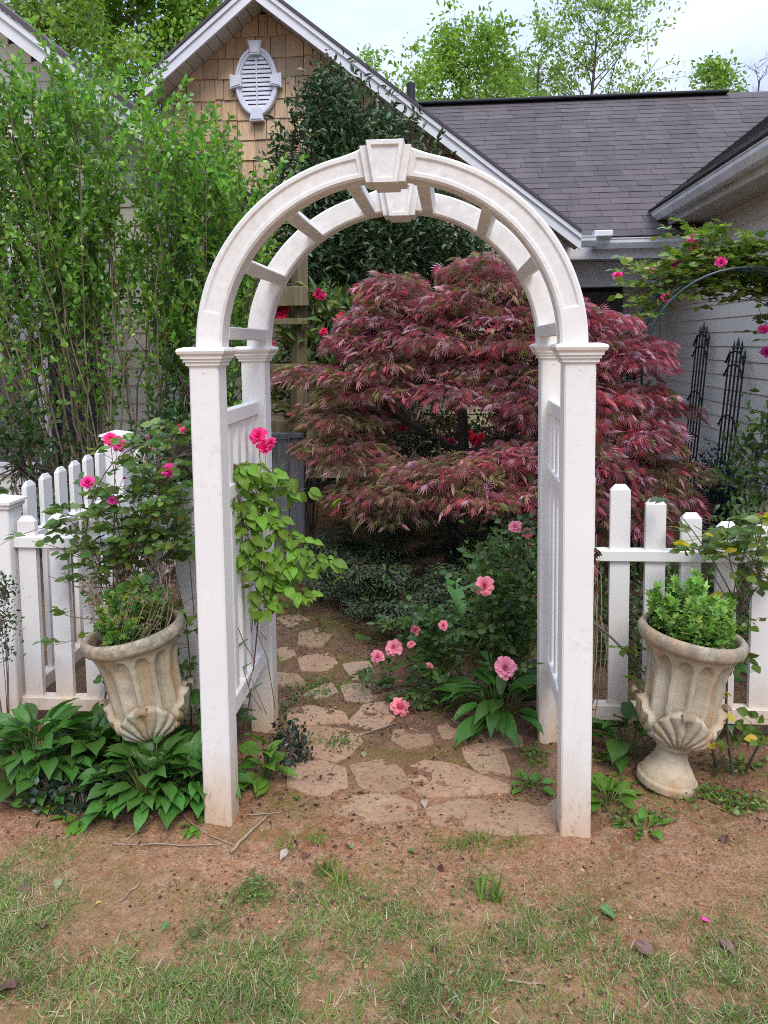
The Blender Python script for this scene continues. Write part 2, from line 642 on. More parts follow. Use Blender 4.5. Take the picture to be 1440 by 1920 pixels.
def shake_mat():
    m, t, b, out = new_mat('cedar_shake')
    n = N(t)
    streak = n.rng(n.noise(9, 6, 0.7, stretch=(7, 1, 0.35)), 0.3, 0.72)
    c = n.mix(streak, (0.38, 0.245, 0.13), (0.72, 0.50, 0.295))
    weather = n.rng(n.noise(1.1, 4, 0.6), 0.42, 0.68)
    c = n.mix(n.math('MULTIPLY', weather, 0.6), c, (0.68, 0.50, 0.33))
    dark = n.math('MULTIPLY', n.rng(n.noise(22, 5, 0.7, stretch=(8, 1, 0.3)), 0.58, 0.7), 0.55)
    c = n.mix(dark, c, (0.09, 0.06, 0.04))
    c = n.hsv(c, val=n.rng(n.random(), 0, 1, 0.74, 1.16))
    n.link(c, b.inputs['Base Color'])
    b.inputs['Roughness'].default_value = 0.8
    n.link(n.bump(n.noise(30, 5, 0.6, stretch=(9, 1, 0.25)), 0.5, 0.006), b.inputs['Normal'])
    return m


def roof_mat():
    m, t, b, out = new_mat('asphalt_shingle')
    n = N(t)
    c = n.mix(n.rng(n.noise(160, 3, 0.8), 0.3, 0.7), (0.056, 0.046, 0.046), (0.108, 0.09, 0.089))
    st = n.rng(n.noise(1.3, 4, 0.6, stretch=(3.5, 0.6, 0.6)), 0.4, 0.68)
    c = n.mix(n.math('MULTIPLY', st, 0.2), c, (0.17, 0.145, 0.145))
    c = n.hsv(c, val=n.rng(n.random(), 0, 1, 0.85, 1.18))
    n.link(c, b.inputs['Base Color'])
    b.inputs['Roughness'].default_value = 0.9
    n.link(n.bump(n.noise(220, 2, 0.7), 0.4, 0.004), b.inputs['Normal'])
    return m


def glass_mat():
    m, t, b, out = new_mat('window_glass')
    b.inputs['Base Color'].default_value = (0.06, 0.075, 0.09, 1)
    b.inputs['Roughness'].default_value = 0.06
    b.inputs['Specular IOR Level'].default_value = 0.9
    return m


def ground_mat():
    m, t, b, out = new_mat('red_clay_soil')
    n = N(t)
    p = n.sep(n.pos)
    clay = n.mix(n.rng(n.noise(3.2, 6, 0.65), 0.32, 0.68), (0.36, 0.15, 0.07), (0.66, 0.35, 0.19))
    clay = n.mix(n.rng(n.noise(21, 5, 0.7), 0.44, 0.72), clay, (0.66, 0.42, 0.265))
    grit = n.rng(n.noise(75, 6, 0.8), 0.48, 0.62)
    clay = n.mix(n.math('MULTIPLY', grit, 0.72), clay, (0.2, 0.09, 0.05))
    fine = n.rng(n.noise(170, 5, 0.85), 0.36, 0.64, 0.62, 1.34)
    clay = n.hsv(clay, val=fine)
    # brown leaf mould in the beds behind, moss and thatch in the lawn in front
    bed = n.rng(n.math('ADD', p[1], n.math('MULTIPLY', n.noise(2.3, 4), 0.9)), 2.75, 3.5)
    mould = n.mix(n.rng(n.noise(30, 6, 0.75), 0.35, 0.65), (0.085, 0.052, 0.036), (0.26, 0.155, 0.10))
    c = n.mix(n.math('MULTIPLY', bed, 0.8), clay, mould)
    moss = n.math('MULTIPLY', n.rng(n.noise(2.6, 5, 0.65, stretch=(1, 1.3, 1)), 0.47, 0.6), n.rng(n.noise(40, 4, 0.7), 0.38, 0.62))
    c = n.mix(n.math('MULTIPLY', moss, 0.85), c, (0.20, 0.175, 0.03))
    thatch = n.math('MULTIPLY', n.rng(n.math('SUBTRACT', n.noise(2.0, 4, 0.6), n.math('MULTIPLY', p[1], 0.42)), -0.52, -0.32), n.rng(n.noise(60, 5, 0.75), 0.35, 0.6))
    c = n.mix(n.math('MULTIPLY', thatch, 0.55), c, (0.34, 0.24, 0.105))
    n.link(c, b.inputs['Base Color'])
    b.inputs['Roughness'].default_value = 0.95
    b.inputs['Specular IOR Level'].default_value = 0.2
    h = n.math('ADD', n.noise(70, 6, 0.75), n.math('MULTIPLY', n.noise(18, 4), 1.2))
    n.link(n.bump(h, 1.0, 0.02), b.inputs['Normal'])
    return m


def stone_mat():
    m, t, b, out = new_mat('flagstone')
    n = N(t)
    c = n.mix(n.rng(n.noise(5, 5, 0.6), 0.35, 0.65), (0.35, 0.215, 0.12), (0.47, 0.30, 0.175))
    c = n.mix(n.math('MULTIPLY', n.rng(n.random(), 0.55, 1.0), 0.7), c, (0.25, 0.215, 0.165))
    c = n.mix(n.math('MULTIPLY', n.rng(n.noise(9, 6, 0.7), 0.45, 0.62), 0.85), c, (0.42, 0.245, 0.145))
    c = n.mix(n.math('MULTIPLY', n.rng(n.noise(60, 6, 0.8), 0.5, 0.66), 0.85), c, (0.13, 0.075, 0.045))
    c = n.hsv(c, val=n.rng(n.random(), 0, 1, 0.72, 1.1))
    n.link(c, b.inputs['Base Color'])
    b.inputs['Roughness'].default_value = 0.9
    n.link(n.bump(n.math('ADD', n.noise(45, 5, 0.7), n.noise(9, 4)), 0.6, 0.008), b.inputs['Normal'])
    return m


def urn_mat():
    m, t, b, out = new_mat('cast_stone')
    n = N(t)
    tc = t.nodes.new('ShaderNodeTexCoord').outputs['Object']
    z = n.sep(tc)[2]
    c = n.mix(n.rng(n.noise(6, 6, 0.65), 0.35, 0.7), (0.34, 0.285, 0.19), (0.62, 0.545, 0.41))
    c = n.mix(n.rng(z, 0.0, 0.2, 0.55, 0.0), c, (0.55, 0.40, 0.24))
    ochre = n.math('MULTIPLY', n.rng(n.noise(5.5, 4, 0.6, stretch=(2.4, 2.4, 0.5)), 0.48, 0.62), 0.8)
    c = n.mix(ochre, c, (0.46, 0.30, 0.15))
    # dark lichen crust, thick on the lip
    lip = n.math('MULTIPLY', n.rng(z, 0.495, 0.525), n.rng(n.noise(34, 6, 0.75), 0.36, 0.58))
    c = n.mix(n.math('MULTIPLY', lip, n.rng(n.random(), 0, 1, 0.45, 0.85)), c, (0.12, 0.11, 0.10))
    grey = n.math('MULTIPLY', n.rng(n.noise(14, 6, 0.7, stretch=(1.5, 1.5, 0.5)), 0.5, 0.66), n.rng(z, 0.2, 0.5, 0.3, 0.75))
    c = n.mix(grey, c, (0.22, 0.20, 0.16))
    pit = n.math('MULTIPLY', n.rng(n.noise(110, 5, 0.8), 0.56, 0.68), 0.45)
    c = n.mix(pit, c, (0.16, 0.13, 0.09))
    # darker brown in the concave creases of the carving
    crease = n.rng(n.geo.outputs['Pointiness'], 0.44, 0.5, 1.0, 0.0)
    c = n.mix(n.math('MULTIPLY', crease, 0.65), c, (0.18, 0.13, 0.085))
    n.link(c, b.inputs['Base Color'])
    b.inputs['Roughness'].default_value = 0.92
    b.inputs['Specular IOR Level'].default_value = 0.2
    n.link(n.bump(n.math('ADD', n.noise(110, 5, 0.8), n.noise(30, 4)), 0.5, 0.006), b.inputs['Normal'])
    return m


M_shake, M_roof, M_glass, M_ground, M_stone, M_urn = shake_mat(), roof_mat(), glass_mat(), ground_mat(), stone_mat(), urn_mat()

# ------------------------------------------------------------------ ground
def axis(fine0, fine1, step, far0, far1):
    a = list(np.arange(fine0, fine1, step))
    s_, x = step, fine1
    while x < far1:
        a.append(x)
        s_ *= 1.35
        x += s_
    a.append(far1)
    s_, x = step * 1.35, fine0 - step
    while x > far0:
        a.insert(0, x)
        s_ *= 1.35
        x -= s_
    a.insert(0, far0)
    return np.array(a)


gx, gy = axis(-1.9, 1.6, .014, -80, 80), axis(1.45, 4.3, .014, -25, 160)
GX, GY = np.meshgrid(gx, gy)
GV = np.stack([GX, GY, ground_z(GX, GY)], 2).reshape(-1, 3)
nx, ny = len(gx), len(gy)
ii = (np.arange(ny - 1)[:, None] * nx + np.arange(nx - 1)[None]).ravel()
ground = obj('ground', GV, np.stack([ii, ii + 1, ii + nx + 1, ii + nx], 1), M_ground, smooth=True, kind='structure')
tag(ground, 'bare red clay soil with moss and sparse grass', 'ground')

path = empty('path', (-.1, 2.6, 0), 'stepping path of irregular flagstones running back through the arbor', 'path', kind='structure')
flag_px = [
    [(805, 1522), (862, 1505), (940, 1506), (1018, 1518), (1046, 1538), (1030, 1563), (962, 1569), (880, 1561), (822, 1547)],
    [(764, 1447), (800, 1432), (852, 1438), (902, 1459), (951, 1476), (944, 1488), (880, 1491), (802, 1496), (776, 1476)],
    [(658, 1442), (718, 1431), (752, 1449), (764, 1478), (728, 1491), (678, 1482)],
    [(540, 1376), (600, 1367), (660, 1377), (676, 1395), (652, 1419), (628, 1431), (562, 1413), (534, 1396)],
    [(538, 1337), (580, 1328), (640, 1338), (652, 1356), (600, 1362), (545, 1362)],
    [(655, 1358), (682, 1326), (728, 1319), (742, 1344), (722, 1364), (690, 1372)],
    [(820, 1366), (858, 1357), (884, 1372), (872, 1396), (830, 1387)],
    [(880, 1352), (930, 1354), (974, 1384), (979, 1399), (922, 1404), (890, 1380)],
    [(868, 1406), (905, 1396), (942, 1414), (958, 1454), (902, 1457), (876, 1428)],
    [(560, 1232), (612, 1222), (634, 1244), (604, 1257), (566, 1254)],
    [(562, 1188), (598, 1180), (622, 1190), (604, 1214), (560, 1210)],
    [(520, 1216), (546, 1212), (556, 1230), (526, 1238)],
    [(642, 1247), (690, 1241), (702, 1264), (662, 1276)],
    [(586, 1292), (620, 1280), (632, 1298), (590, 1311), (562, 1308)],
    [(520, 1160), (558, 1151), (582, 1163), (542, 1176)],
    [(742, 1372), (800, 1376), (812, 1398), (760, 1408), (735, 1392)],
    [(545, 1440), (600, 1432), (645, 1446), (650, 1480), (600, 1496), (540, 1478)],
    [(640, 1500), (720, 1494), (770, 1506), (780, 1536), (700, 1548), (630, 1530)],
    [(520, 1260), (560, 1264), (572, 1284), (540, 1296), (520, 1290)],
        [(1000, 1528), (1046, 1500), (1052, 1530), (1050, 1560), (1040, 1548)],
    [(640, 1288), (690, 1282), (722, 1300), (690, 1318), (650, 1316)],
]
for poly in flag_px:
    P = [on_ground(x, y)[:2] for x, y in poly]
    c = np.mean(P, axis=0)
    ring = []
    for i in range(len(P)):
        a, b_ = P[i], P[(i + 1) % len(P)]
        for k in range(6):
            f = k / 6
            q = a + (b_ - a) * f
            q = c + (q - c) * (1.10 + rnd.uniform(-.06, .05))
            ring.append(q)
    # round the corners a little
    ring = np.array(ring)
    ring = .2 * np.roll(ring, 1, 0) + .6 * ring + .2 * np.roll(ring, -1, 0)
    gz_ = ground_z(np.concatenate([c[0] + (ring[:, 0] - c[0]) * k_ for k_ in (1, .8, .6, .4, .2)]), np.concatenate([c[1] + (ring[:, 1] - c[1]) * k_ for k_ in (1, .8, .6, .4, .2)]))
    zt = float(np.percentile(gz_, 72)) + .0005
    tilt = (rnd.uniform(-.008, .008), rnd.uniform(-.008, .008))
    n_ = len(ring)
    V, Fc = [], []
    for k, (sc, dz) in enumerate(((1.02, -.04), (1.0, -.003), (.985, .001), (.6, .002))):
        for q in ring:
            w = c + (q - c) * sc
            V.append((w[0], w[1], zt + dz + tilt[0] * (w[0] - c[0]) + tilt[1] * (w[1] - c[1]) + (rnd.uniform(-.0015, .0015) if k > 1 else 0)))
    for L in range(3):
        for i in range(n_):
            j = (i + 1) % n_
            Fc.append((L * n_ + i, L * n_ + j, (L + 1) * n_ + j, (L + 1) * n_ + i))
    Fc.append(tuple(range(3 * n_, 4 * n_)))
    obj('flagstone', V, Fc, M_stone, path)

# ------------------------------------------------------------------ house
house = empty('house', (0, 7.35, 0), 'one-storey house with cedar-shingled gable, grey lap siding and dark shingle roofs', 'house')
GY0, GW = 7.0, 7.35                                   # rake boards and wall of the gable
A_ = at_y(474, -37, GY0)
AL = at_y(268, 150, GY0)
AR = at_y(1090, 435, GY0)
WALLX = 2.40


def plank_x(x0, x1, yc, z, e, name, mat, parent, out=0.014):
    """lap board on a wall facing the camera"""
    V = [(x, y, zz) for x in (x0, x1) for y, zz in ((yc + .006, z), (yc - out, z), (yc - out, z + .004), (yc - .003, z + e + .012), (yc + .006, z + e + .012))]
    n_ = 5
    Fc = [tuple(range(n_ - 1, -1, -1)), tuple(range(n_, 2 * n_))] + [(i, (i + 1) % n_, (i + 1) % n_ + n_, i + n_) for i in range(n_)]
    return obj(name, V, Fc, mat, parent)


def plank_y(y0, y1, xc, z, e, name, mat, parent, out=0.014, sgn=-1):
    V = [(xc + sgn * o, y, zz) for y in (y0, y1) for o, zz in ((-.006, z), (out, z), (out, z + .004), (.003, z + e + .012), (-.006, z + e + .012))]
    n_ = 5
    Fc = [tuple(range(n_ - 1, -1, -1)), tuple(range(n_, 2 * n_))] + [(i, (i + 1) % n_, (i + 1) % n_ + n_, i + n_) for i in range(n_)]
    return obj(name, V, Fc, mat, parent)


def rake_z(X):
    return AR[2] + (A_[2] - AR[2]) * (AR[0] - X) / (AR[0] - A_[0]) if X > A_[0] else AL[2] + (A_[2] - AL[2]) * (X - AL[0]) / (A_[0] - AL[0])


# gable wall: backing sheet, shakes above, lap siding below
gw = MB()
LX = -2.75
gw.prism([(LX, 0), (.85, 0), (.85, rake_z(.85) - .1), (A_[0], A_[2] - .1), (LX, rake_z(LX) - .1)], GW, GW + .1)
gable_wall = gw.build('gable_wall', M_dark, house)
EXP = .187
row = 0
z = 2.18
while z < A_[2] - .2:
    x = LX + rnd.uniform(-.05, .05)
    while x < .8:
        w = rnd.choice([.085, .1, .115, .13, .145, .165])
        x1 = x + w
        xm0, xm1 = max(x, LX), min(x1, .85)
        top = min(z + EXP + .03, min(rake_z(max(xm0, LX)), rake_z(xm1)) - .14)
        zz = z + rnd.uniform(-.009, .009)
        if not (x > -.1 and z < 2.5):
            xa, xb = xm0 + .0035, xm1 - .0035
            o1 = .024 + rnd.uniform(-.004, .005)
            dz = rnd.uniform(-.008, .008) if rnd.random() < .4 else 0.0
            zt = z + EXP + .03
            cand = [(xa, zz), (xb, zz + dz), (xb, zt), (xa, zt)]
            poly = []
            for e in range(4):                            # clip under the rake
                p, q = cand[e], cand[(e + 1) % 4]
                fp_, fq = rake_z(p[0]) - .122 - p[1], rake_z(q[0]) - .122 - q[1]
                if fp_ >= 0:
                    poly.append(p)
                if fp_ * fq < 0:
                    g = fp_ / (fp_ - fq)
                    poly.append((p[0] + (q[0] - p[0]) * g, p[1] + (q[1] - p[1]) * g))
            if len(poly) >= 3:
                n_ = len(poly)
                V = [(px_, GW - .001, pz_) for px_, pz_ in poly] + [(px_, GW - .002 - o1 * max(.3, 1 - .7 * (pz_ - zz) / (EXP + .03)), pz_) for px_, pz_ in poly]
                obj('shingle', V, [tuple(range(n_ - 1, -1, -1)), tuple(range(n_, 2 * n_))] + [(i_, (i_ + 1) % n_, (i_ + 1) % n_ + n_, i_ + n_) for i_ in range(n_)], M_shake, gable_wall)
        x = x1
    z += EXP
    row += 1
z = .25
while z < 2.15:
    plank_x(-2.02, .85, GW, z, .125, 'siding_board', M_cream, gable_wall)
    z += .125
while z < 2.62:
    plank_x(-.09, min(.85, AR[0] - (z + .26 - AR[2]) / .76), GW - .026, z, .125, 'siding_board', M_cream, gable_wall)
    z += .125


def slanted(p0, p1, y0, y1, dn0, dn1, name, mat, parent):
    """board under the line p0-p1 (x,z), from dn0 to dn1 below it, spanning y0..y1"""
    (xa, za), (xb, zb) = p0, p1
    return MB().prism([(xa, za - dn1), (xb, zb - dn1), (xb, zb - dn0), (xa, za - dn0)], y0, y1).build(name, mat, parent)


apx, lft, rgt = (A_[0], A_[2]), (AL[0], AL[2]), (AR[0], AR[2])
for a, b_ in ((lft, apx), (apx, rgt)):
    slanted(a, b_, GY0, GY0 + .03, .012, .155, 'rake_board', M_trim, house)
    slanted(a, b_, GY0 - .018, GY0 - .001, .012, .06, 'rake_moulding', M_trim, house)
    slanted(a, b_, GY0 - .03, GY0 + 3.2, -.022, .008, 'roof_edge', M_roof, house)
    L = math.hypot(b_[0] - a[0], b_[1] - a[1])
    k = int(L / .115)
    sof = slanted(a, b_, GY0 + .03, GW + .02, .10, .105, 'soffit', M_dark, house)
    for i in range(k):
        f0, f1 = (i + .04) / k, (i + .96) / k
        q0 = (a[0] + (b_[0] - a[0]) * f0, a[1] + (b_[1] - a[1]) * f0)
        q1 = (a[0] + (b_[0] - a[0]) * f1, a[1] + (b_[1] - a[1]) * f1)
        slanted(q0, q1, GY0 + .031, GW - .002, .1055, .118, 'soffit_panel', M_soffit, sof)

# gable vent
VC = at_y(482, 155, GW - .03)
PXW = GW / F
vent = empty('gable_vent', tuple(VC), None)
vent.parent = house
vent.matrix_parent_inverse = world_of(house).inverted()
rxo, rzo, rxi, rzi = 40 * PXW, 62 * PXW, 29 * PXW, 50 * PXW
y0 = GW - .075
V, Fc, n_ = [], [], 56
prof = [(1.0, GW - .005), (1.0, y0 + .012), (.96, y0), (.86, y0), (.84, y0 + .012), (.78, y0 + .012), (.74, y0 + .03), (.74, GW - .005)]
for i in range(n_):
    t_ = 2 * math.pi * i / n_
    for s_, yy in prof:
        V.append((VC[0] + rxo * s_ * math.cos(t_), yy, VC[2] + rzo * (s_ if s_ > .9 else s_ + .04) * math.sin(t_)))
m_ = len(prof)
for i in range(n_):
    j = (i + 1) % n_
    for k in range(m_ - 1):
        Fc.append((i * m_ + k, i * m_ + k + 1, j * m_ + k + 1, j * m_ + k))
obj('frame', V, Fc, M_ventw, vent)
bk = [(VC[0] + rxo * .78 * math.cos(2 * math.pi * i / 40), VC[2] + rzo * .8 * math.sin(2 * math.pi * i / 40)) for i in range(40)]
MB().prism(bk, GW - .032, GW - .026).build('backing', M_dark, vent)
for i in range(12):
    zz = VC[2] + rzi * (-.86 + 1.72 * i / 11)
    hw = rxi * 1.02 * math.sqrt(max(0.05, 1 - ((zz - VC[2]) / rzi) ** 2))
    Vv = [(x, yy, q) for x in (VC[0] - hw, VC[0] + hw) for yy, q in ((y0 + .03, zz - .017), (y0 + .03, zz - .006), (GW - .034, zz + .018), (GW - .034, zz + .008))]
    obj('louvre_slat', Vv, [(3, 2, 1, 0), (4, 5, 6, 7), (0, 1, 5, 4), (1, 2, 6, 5), (2, 3, 7, 6), (3, 0, 4, 7)], M_ventw, vent)
MB().box(VC[0] - .006, VC[0] + .006, y0 + .024, y0 + .032, VC[2] - rzi * .9, VC[2] + rzi * .9).build('mullion', M_ventw, vent)


def key_block(cx, cz, ang, r0, r1, w0, w1, name, parent, mat, ya, yb):
    """trapezoid block pointing outwards along ang"""
    c, s_ = math.cos(ang), math.sin(ang)

    def q(r, w):
        return (cx + c * r - s_ * w, cz + s_ * r + c * w)
    m = MB()
    m.prism([q(r0, -w0), q(r1, -w1), q(r1, w1), q(r0, w0)], ya, yb)
    i_ = .22
    ra, rb = r0 + (r1 - r0) * .12, r1 - (r1 - r0) * .12
    m.prism([q(ra, -w0 * .72), q(rb, -w1 * .78), q(rb, w1 * .78), q(ra, w0 * .72)], ya - .008, ya + .001)
    return m.build(name, mat, parent)


for ang, ro in ((math.pi / 2, 71), (-math.pi / 2, 71), (0, 48), (math.pi, 48)):
    d = 24 if abs(math.sin(ang)) > .5 else 21
    key_block(VC[0], VC[2], ang, (ro - d) * PXW, ro * PXW, 8 * PXW, 13 * PXW, 'keystone', vent, M_ventw, y0 - .018, GW - .01)

# main roof with shingles
RE_Y, RE_Z, RS = 7.52, 2.53, .752                       # eave line and slope
RR_Y = 10.35
RR_Z = RE_Z + RS * (RR_Y - RE_Y)
main_roof = obj('roof', [(-2.6, RE_Y, RE_Z), (7.5, RE_Y, RE_Z), (7.5, RR_Y, RR_Z), (-2.6, RR_Y, RR_Z), (7.5, RR_Y + 3, RR_Z - 2.2), (-2.6, RR_Y + 3, RR_Z - 2.2)],
                [(0, 1, 2, 3), (3, 2, 4, 5)], M_roof, house)
sl = math.hypot(1, RS)
cyv, szv = 1 / sl, RS / sl
EXR = .128
tabs = []
nrow = int((RR_Y - RE_Y) * sl / EXR)
for i in range(nrow):
    s0 = i * EXR
    yr = RE_Y + s0 * cyv
    xlim0 = A_[0] + (A_[2] - (RE_Z + RS * (yr - RE_Y))) / .757 - .35 if True else 0
    x = max(-.75, xlim0) - rnd.uniform(0, .3) + (i % 3) * .1
    xend = min(4.75, (yr - 5.84) + .25)
    while x < xend:
        w = .30 + rnd.uniform(-.012, .012)
        tabs.append((x, x + w, s0))
        x += w + .0035


def tab_geo(x0, x1, s0, lift=.0):
    V = []
    a = rnd.uniform(-.003, .003)
    for x in (x0, x1):
        for s_, o in ((s0, .002), (s0 + a, .0105 + lift), (s0 + EXR + .01, .006), (s0 + EXR + .01, .001)):
            V.append((x, RE_Y + s_ * cyv - o * szv, RE_Z + s_ * szv + o * cyv))
    return V, [(3, 2, 1, 0), (4, 5, 6, 7), (0, 1, 5, 4), (1, 2, 6, 5), (2, 3, 7, 6), (3, 0, 4, 7)]


rest = MB()
tabs.sort(key=lambda q: q[2])
for k, (x0, x1, s0) in enumerate(tabs):
    V, Fc = tab_geo(x0, x1, s0, rnd.choice([0, 0, 0, 0, .002]))
    if k < 300:
        obj('shingle', V, Fc, M_roof, main_roof)
    else:
        rest.add(V, Fc)
if rest.v:
    rest.build('upper_shingle_courses', M_roof, main_roof, kind='stuff')
q0, q1 = at_y(780, 186, RR_Y - .02), at_y(1362, 180, RR_Y - .02)
MB().box(q0[0], q1[0], RR_Y - .14, RR_Y + .14, RR_Z - .03, RR_Z + .006, .01).build('ridge_vent', M_dark, house)
MB().tube([(A_[0] + 1.28, 9.4, 3.9), (A_[0] + 1.28, 9.4, 4.62)], .05, 12).build('vent_pipe', M_dark, house)

# main eave: gutter, soffit, porch beam, recessed wall
gprof = [(0, 0), (.085, 0), (.115, .05), (.115, .085), (.122, .085), (.122, .095), (.105, .095), (.105, .055), (.08, .012), (0, .012)]


def gutter_x(x0, x1, yb, zb, name):
    V = [(x, yb - a, zb + h) for x in (x0, x1) for a, h in gprof]
    n_ = len(gprof)
    return obj(name, V, [tuple(range(n_)), tuple(range(2 * n_ - 1, n_ - 1, -1))] + [(i, i + n_, (i + 1) % n_ + n_, (i + 1) % n_) for i in range(n_)], M_gutter, house)


gutter_x(1.33, WALLX - .012, RE_Y + .03, 2.415, 'gutter')
gutter_x(.92, 1.345, RE_Y - .05, 2.43, 'gutter')
MB().box(1.33, 1.5, RE_Y - .16, RE_Y - .02, 2.515, 2.575, .008).build('gutter_guard', M_trim, house)
MB().box(.86, WALLX - .014, RE_Y + .034, RE_Y + .06, 2.33, 2.52).build('fascia', M_trim, house)
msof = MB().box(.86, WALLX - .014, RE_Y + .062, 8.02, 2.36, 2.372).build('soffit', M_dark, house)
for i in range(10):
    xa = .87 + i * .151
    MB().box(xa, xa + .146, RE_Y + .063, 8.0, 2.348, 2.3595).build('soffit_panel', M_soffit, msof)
MB().box(.86, WALLX - .014, 8.0, 8.12, 2.10, 2.345).build('porch_beam', M_trim, house)
MB().box(.86, WALLX, 8.121, 8.98, 2.26, 2.30).build('porch_ceiling', M_trim, house)
bw = MB().box(.80, WALLX + .3, 8.95, 9.05, 0, 2.6).build('porch_wall', M_dark, house)
z = .1
while z < 2.25:
    plank_x(2.1, WALLX + .01, 8.94, z, .125, 'siding_board', M_siding, bw)
    z += .125
MB().box(1.98, 2.1, 8.88, 8.96, .02, 2.25, .006).build('door_casing', M_trim, house)
MB().box(1.93, 1.978, 8.885, 8.95, .02, 2.18, .006).build('door_casing', M_trim, house)
door = MB().box(.95, 1.93, 8.91, 8.95, .03, 2.1).build('door', M_door, house)
for zz in (.25, 1.0, 1.55):
    for xx in (1.05, 1.5):
        MB().box(xx, xx + .36, 8.895, 8.911, zz, zz + (.6 if zz < 1.2 else .42), .008).build('door_panel', M_door, door)

# right wing
wing = MB().box(WALLX + .015, WALLX + .12, 2.8, 9.0, 0, 2.72).build('wing_wall', M_dark, house)
z = .12
while z < 2.66:
    plank_y(3.2, 8.93, WALLX + .012, z, .125, 'siding_board', M_siding, wing)
    z += .125
GXr, GZ = 1.96, 2.80
MB().box(WALLX - .055, WALLX + .016, 8.86, 8.935, .1, 2.3, .006).build('corner_board', M_siding, house)
V = [(GXr + .115 - a, y, GZ - .095 + h) for y in (3.0, 7.88) for a, h in gprof]
n_ = len(gprof)
obj('gutter', V, [tuple(range(n_)), tuple(range(2 * n_ - 1, n_ - 1, -1))] + [(i, i + n_, (i + 1) % n_ + n_, (i + 1) % n_) for i in range(n_)], M_gutter, house)
MB().box(GXr + .117, GXr + .14, 3.0, 7.95, GZ - .15, GZ).build('fascia', M_gutter, house)
wsof = MB().box(GXr + .141, WALLX + .02, 3.0, 7.93, GZ - .128, GZ - .118).build('soffit', M_dark, house)
for i in range(36):
    ya = 3.02 + i * .136
    MB().box(GXr + .142, WALLX + .008, ya, ya + .131, GZ - .14, GZ - .129).build('soffit_panel', M_soffit, wsof)
WS = .752
wroof = obj('wing_roof', [(GXr - .02, 3.0, GZ + .01), (GXr - .02, 7.9, GZ + .01), (GXr + 3.4, 11.4, GZ + .01 + WS * 3.42), (GXr + 3.4, 3.0, GZ + .01 + WS * 3.42)], [(0, 1, 2, 3)], M_roof, house)
wm = MB()
i = 0
while i * EXR < 3.4 * sl:
    s0 = i * EXR
    xr = GXr - .02 + s0 / sl
    y = 4.2 + (i % 3) * .1
    ymax = 7.9 + (xr - GXr)
    while y < ymax:
        w = .30 + rnd.uniform(-.01, .01)
        V = []
        for yy in (y, min(y + w, ymax)):
            for s_, o in ((s0, .002), (s0, .012 + rnd.uniform(0, .002)), (s0 + EXR + .01, .006), (s0 + EXR + .01, .001)):
                V.append((GXr - .02 + s_ / sl - o * szv, yy, GZ + .01 + s_ * szv + o * cyv))
        wm.add(V, [(0, 1, 2, 3), (7, 6, 5, 4), (4, 5, 1, 0), (5, 6, 2, 1), (6, 7, 3, 2), (7, 4, 0, 3)])
        y += w + .006
    i += 1
wm.build('wing_shingle_courses', M_roof, wroof, kind='stuff')

# left wing with window and shutter
LY0, LW = 5.0, 5.3
B0, B1 = at_y(0, 14, LY0), at_y(352, 284, LY0)
lsl = (B0[2] - B1[2]) / (B1[0] - B0[0])
lp = (B0[0] - 1.6, B0[2] + 1.6 * lsl)
le = (B1[0], B1[2])
CXL = at_y(303, 560, LW)[0]
lw = MB().prism([(-5.6, 0), (CXL - .02, 0), (CXL - .02, le[1] + (le[0] - CXL) * lsl - .06), (lp[0], lp[1] - .1), (-5.6, lp[1] - .1)], LW + .015, LW + .1).build('left_wing_wall', M_dark, house)
z = .15
wx0, wx1 = at_y(-70, 700, LW)[0], at_y(74, 700, LW)[0]
wz0, wz1 = at_y(40, 868, LW)[2], at_y(40, 500, LW)[2]
while z < 4.2:
    xm = min(CXL - .05, le[0] - (z + .125 - le[1] + .1) / lsl)
    if xm > -5.5:
        plank_x(-5.5, xm, LW + .012, z, .125, 'siding_board', M_siding, lw)
    z += .125
slanted(lp, le, LY0, LY0 + .03, .012, .16, 'rake_board', M_trim, house)
slanted(lp, le, LY0 - .02, LY0 - .001, .012, .06, 'rake_moulding', M_trim, house)
slanted(lp, le, LY0 - .03, 8.4, -.03, .008, 'roof_edge', M_roof, house)
slanted(lp, le, LY0 + .031, LW + .01, .10, .112, 'soffit', M_soffit, house)
MB().box(CXL - .1, CXL + .015, LW - .022, LW + .012, .1, le[1] + .05, .004).build('corner_board', M_trim, house)
MB().box(CXL + .002, CXL + .026, LW + .013, LW + .1, .1, le[1] + .0, .004).build('corner_board', M_trim, house)
sw = MB().box(CXL - .1, CXL - .03, LW + .12, GW - .03, 0, 2.75).build('side_wall', M_dark, house)
z = .15
while z < 2.7:
    plank_y(LW + .101, GW - .03, CXL - .02, z, .125, 'siding_board', M_siding, sw, sgn=1)
    z += .125
win = empty('window', ((wx0 + wx1) / 2, LW, wz0))
win.parent = house
win.matrix_parent_inverse = world_of(house).inverted()
MB().box(wx0, wx1, LW - .006, LW + .004, wz0, wz1).build('pane', M_glass, win)
for xa, xb, za, zb in ((wx1 - .01, wx1 + .085, wz0 - .08, wz1 + .09), (wx0 - .085, wx0 + .01, wz0 - .08, wz1 + .09), (wx0 + .011, wx1 - .011, wz1 - .01, wz1 + .09), (wx0 + .011, wx1 - .011, wz0 - .08, wz0 + .01)):
    MB().box(xa, xb, LW - .03, LW - .007, za, zb, .004).build('frame', M_trim, win)
zm = at_y(40, 692, LW)[2]
MB().box(wx0 + .012, wx1 - .012, LW - .022, LW - .0065, zm - .025, zm + .025, .004).build('sash_rail', M_trim, win)
MB().box(wx0 + .02, wx1 - .02, LW - .0115, LW - .0075, zm + .026, wz1 - .011).build('blind', M_blind, win)
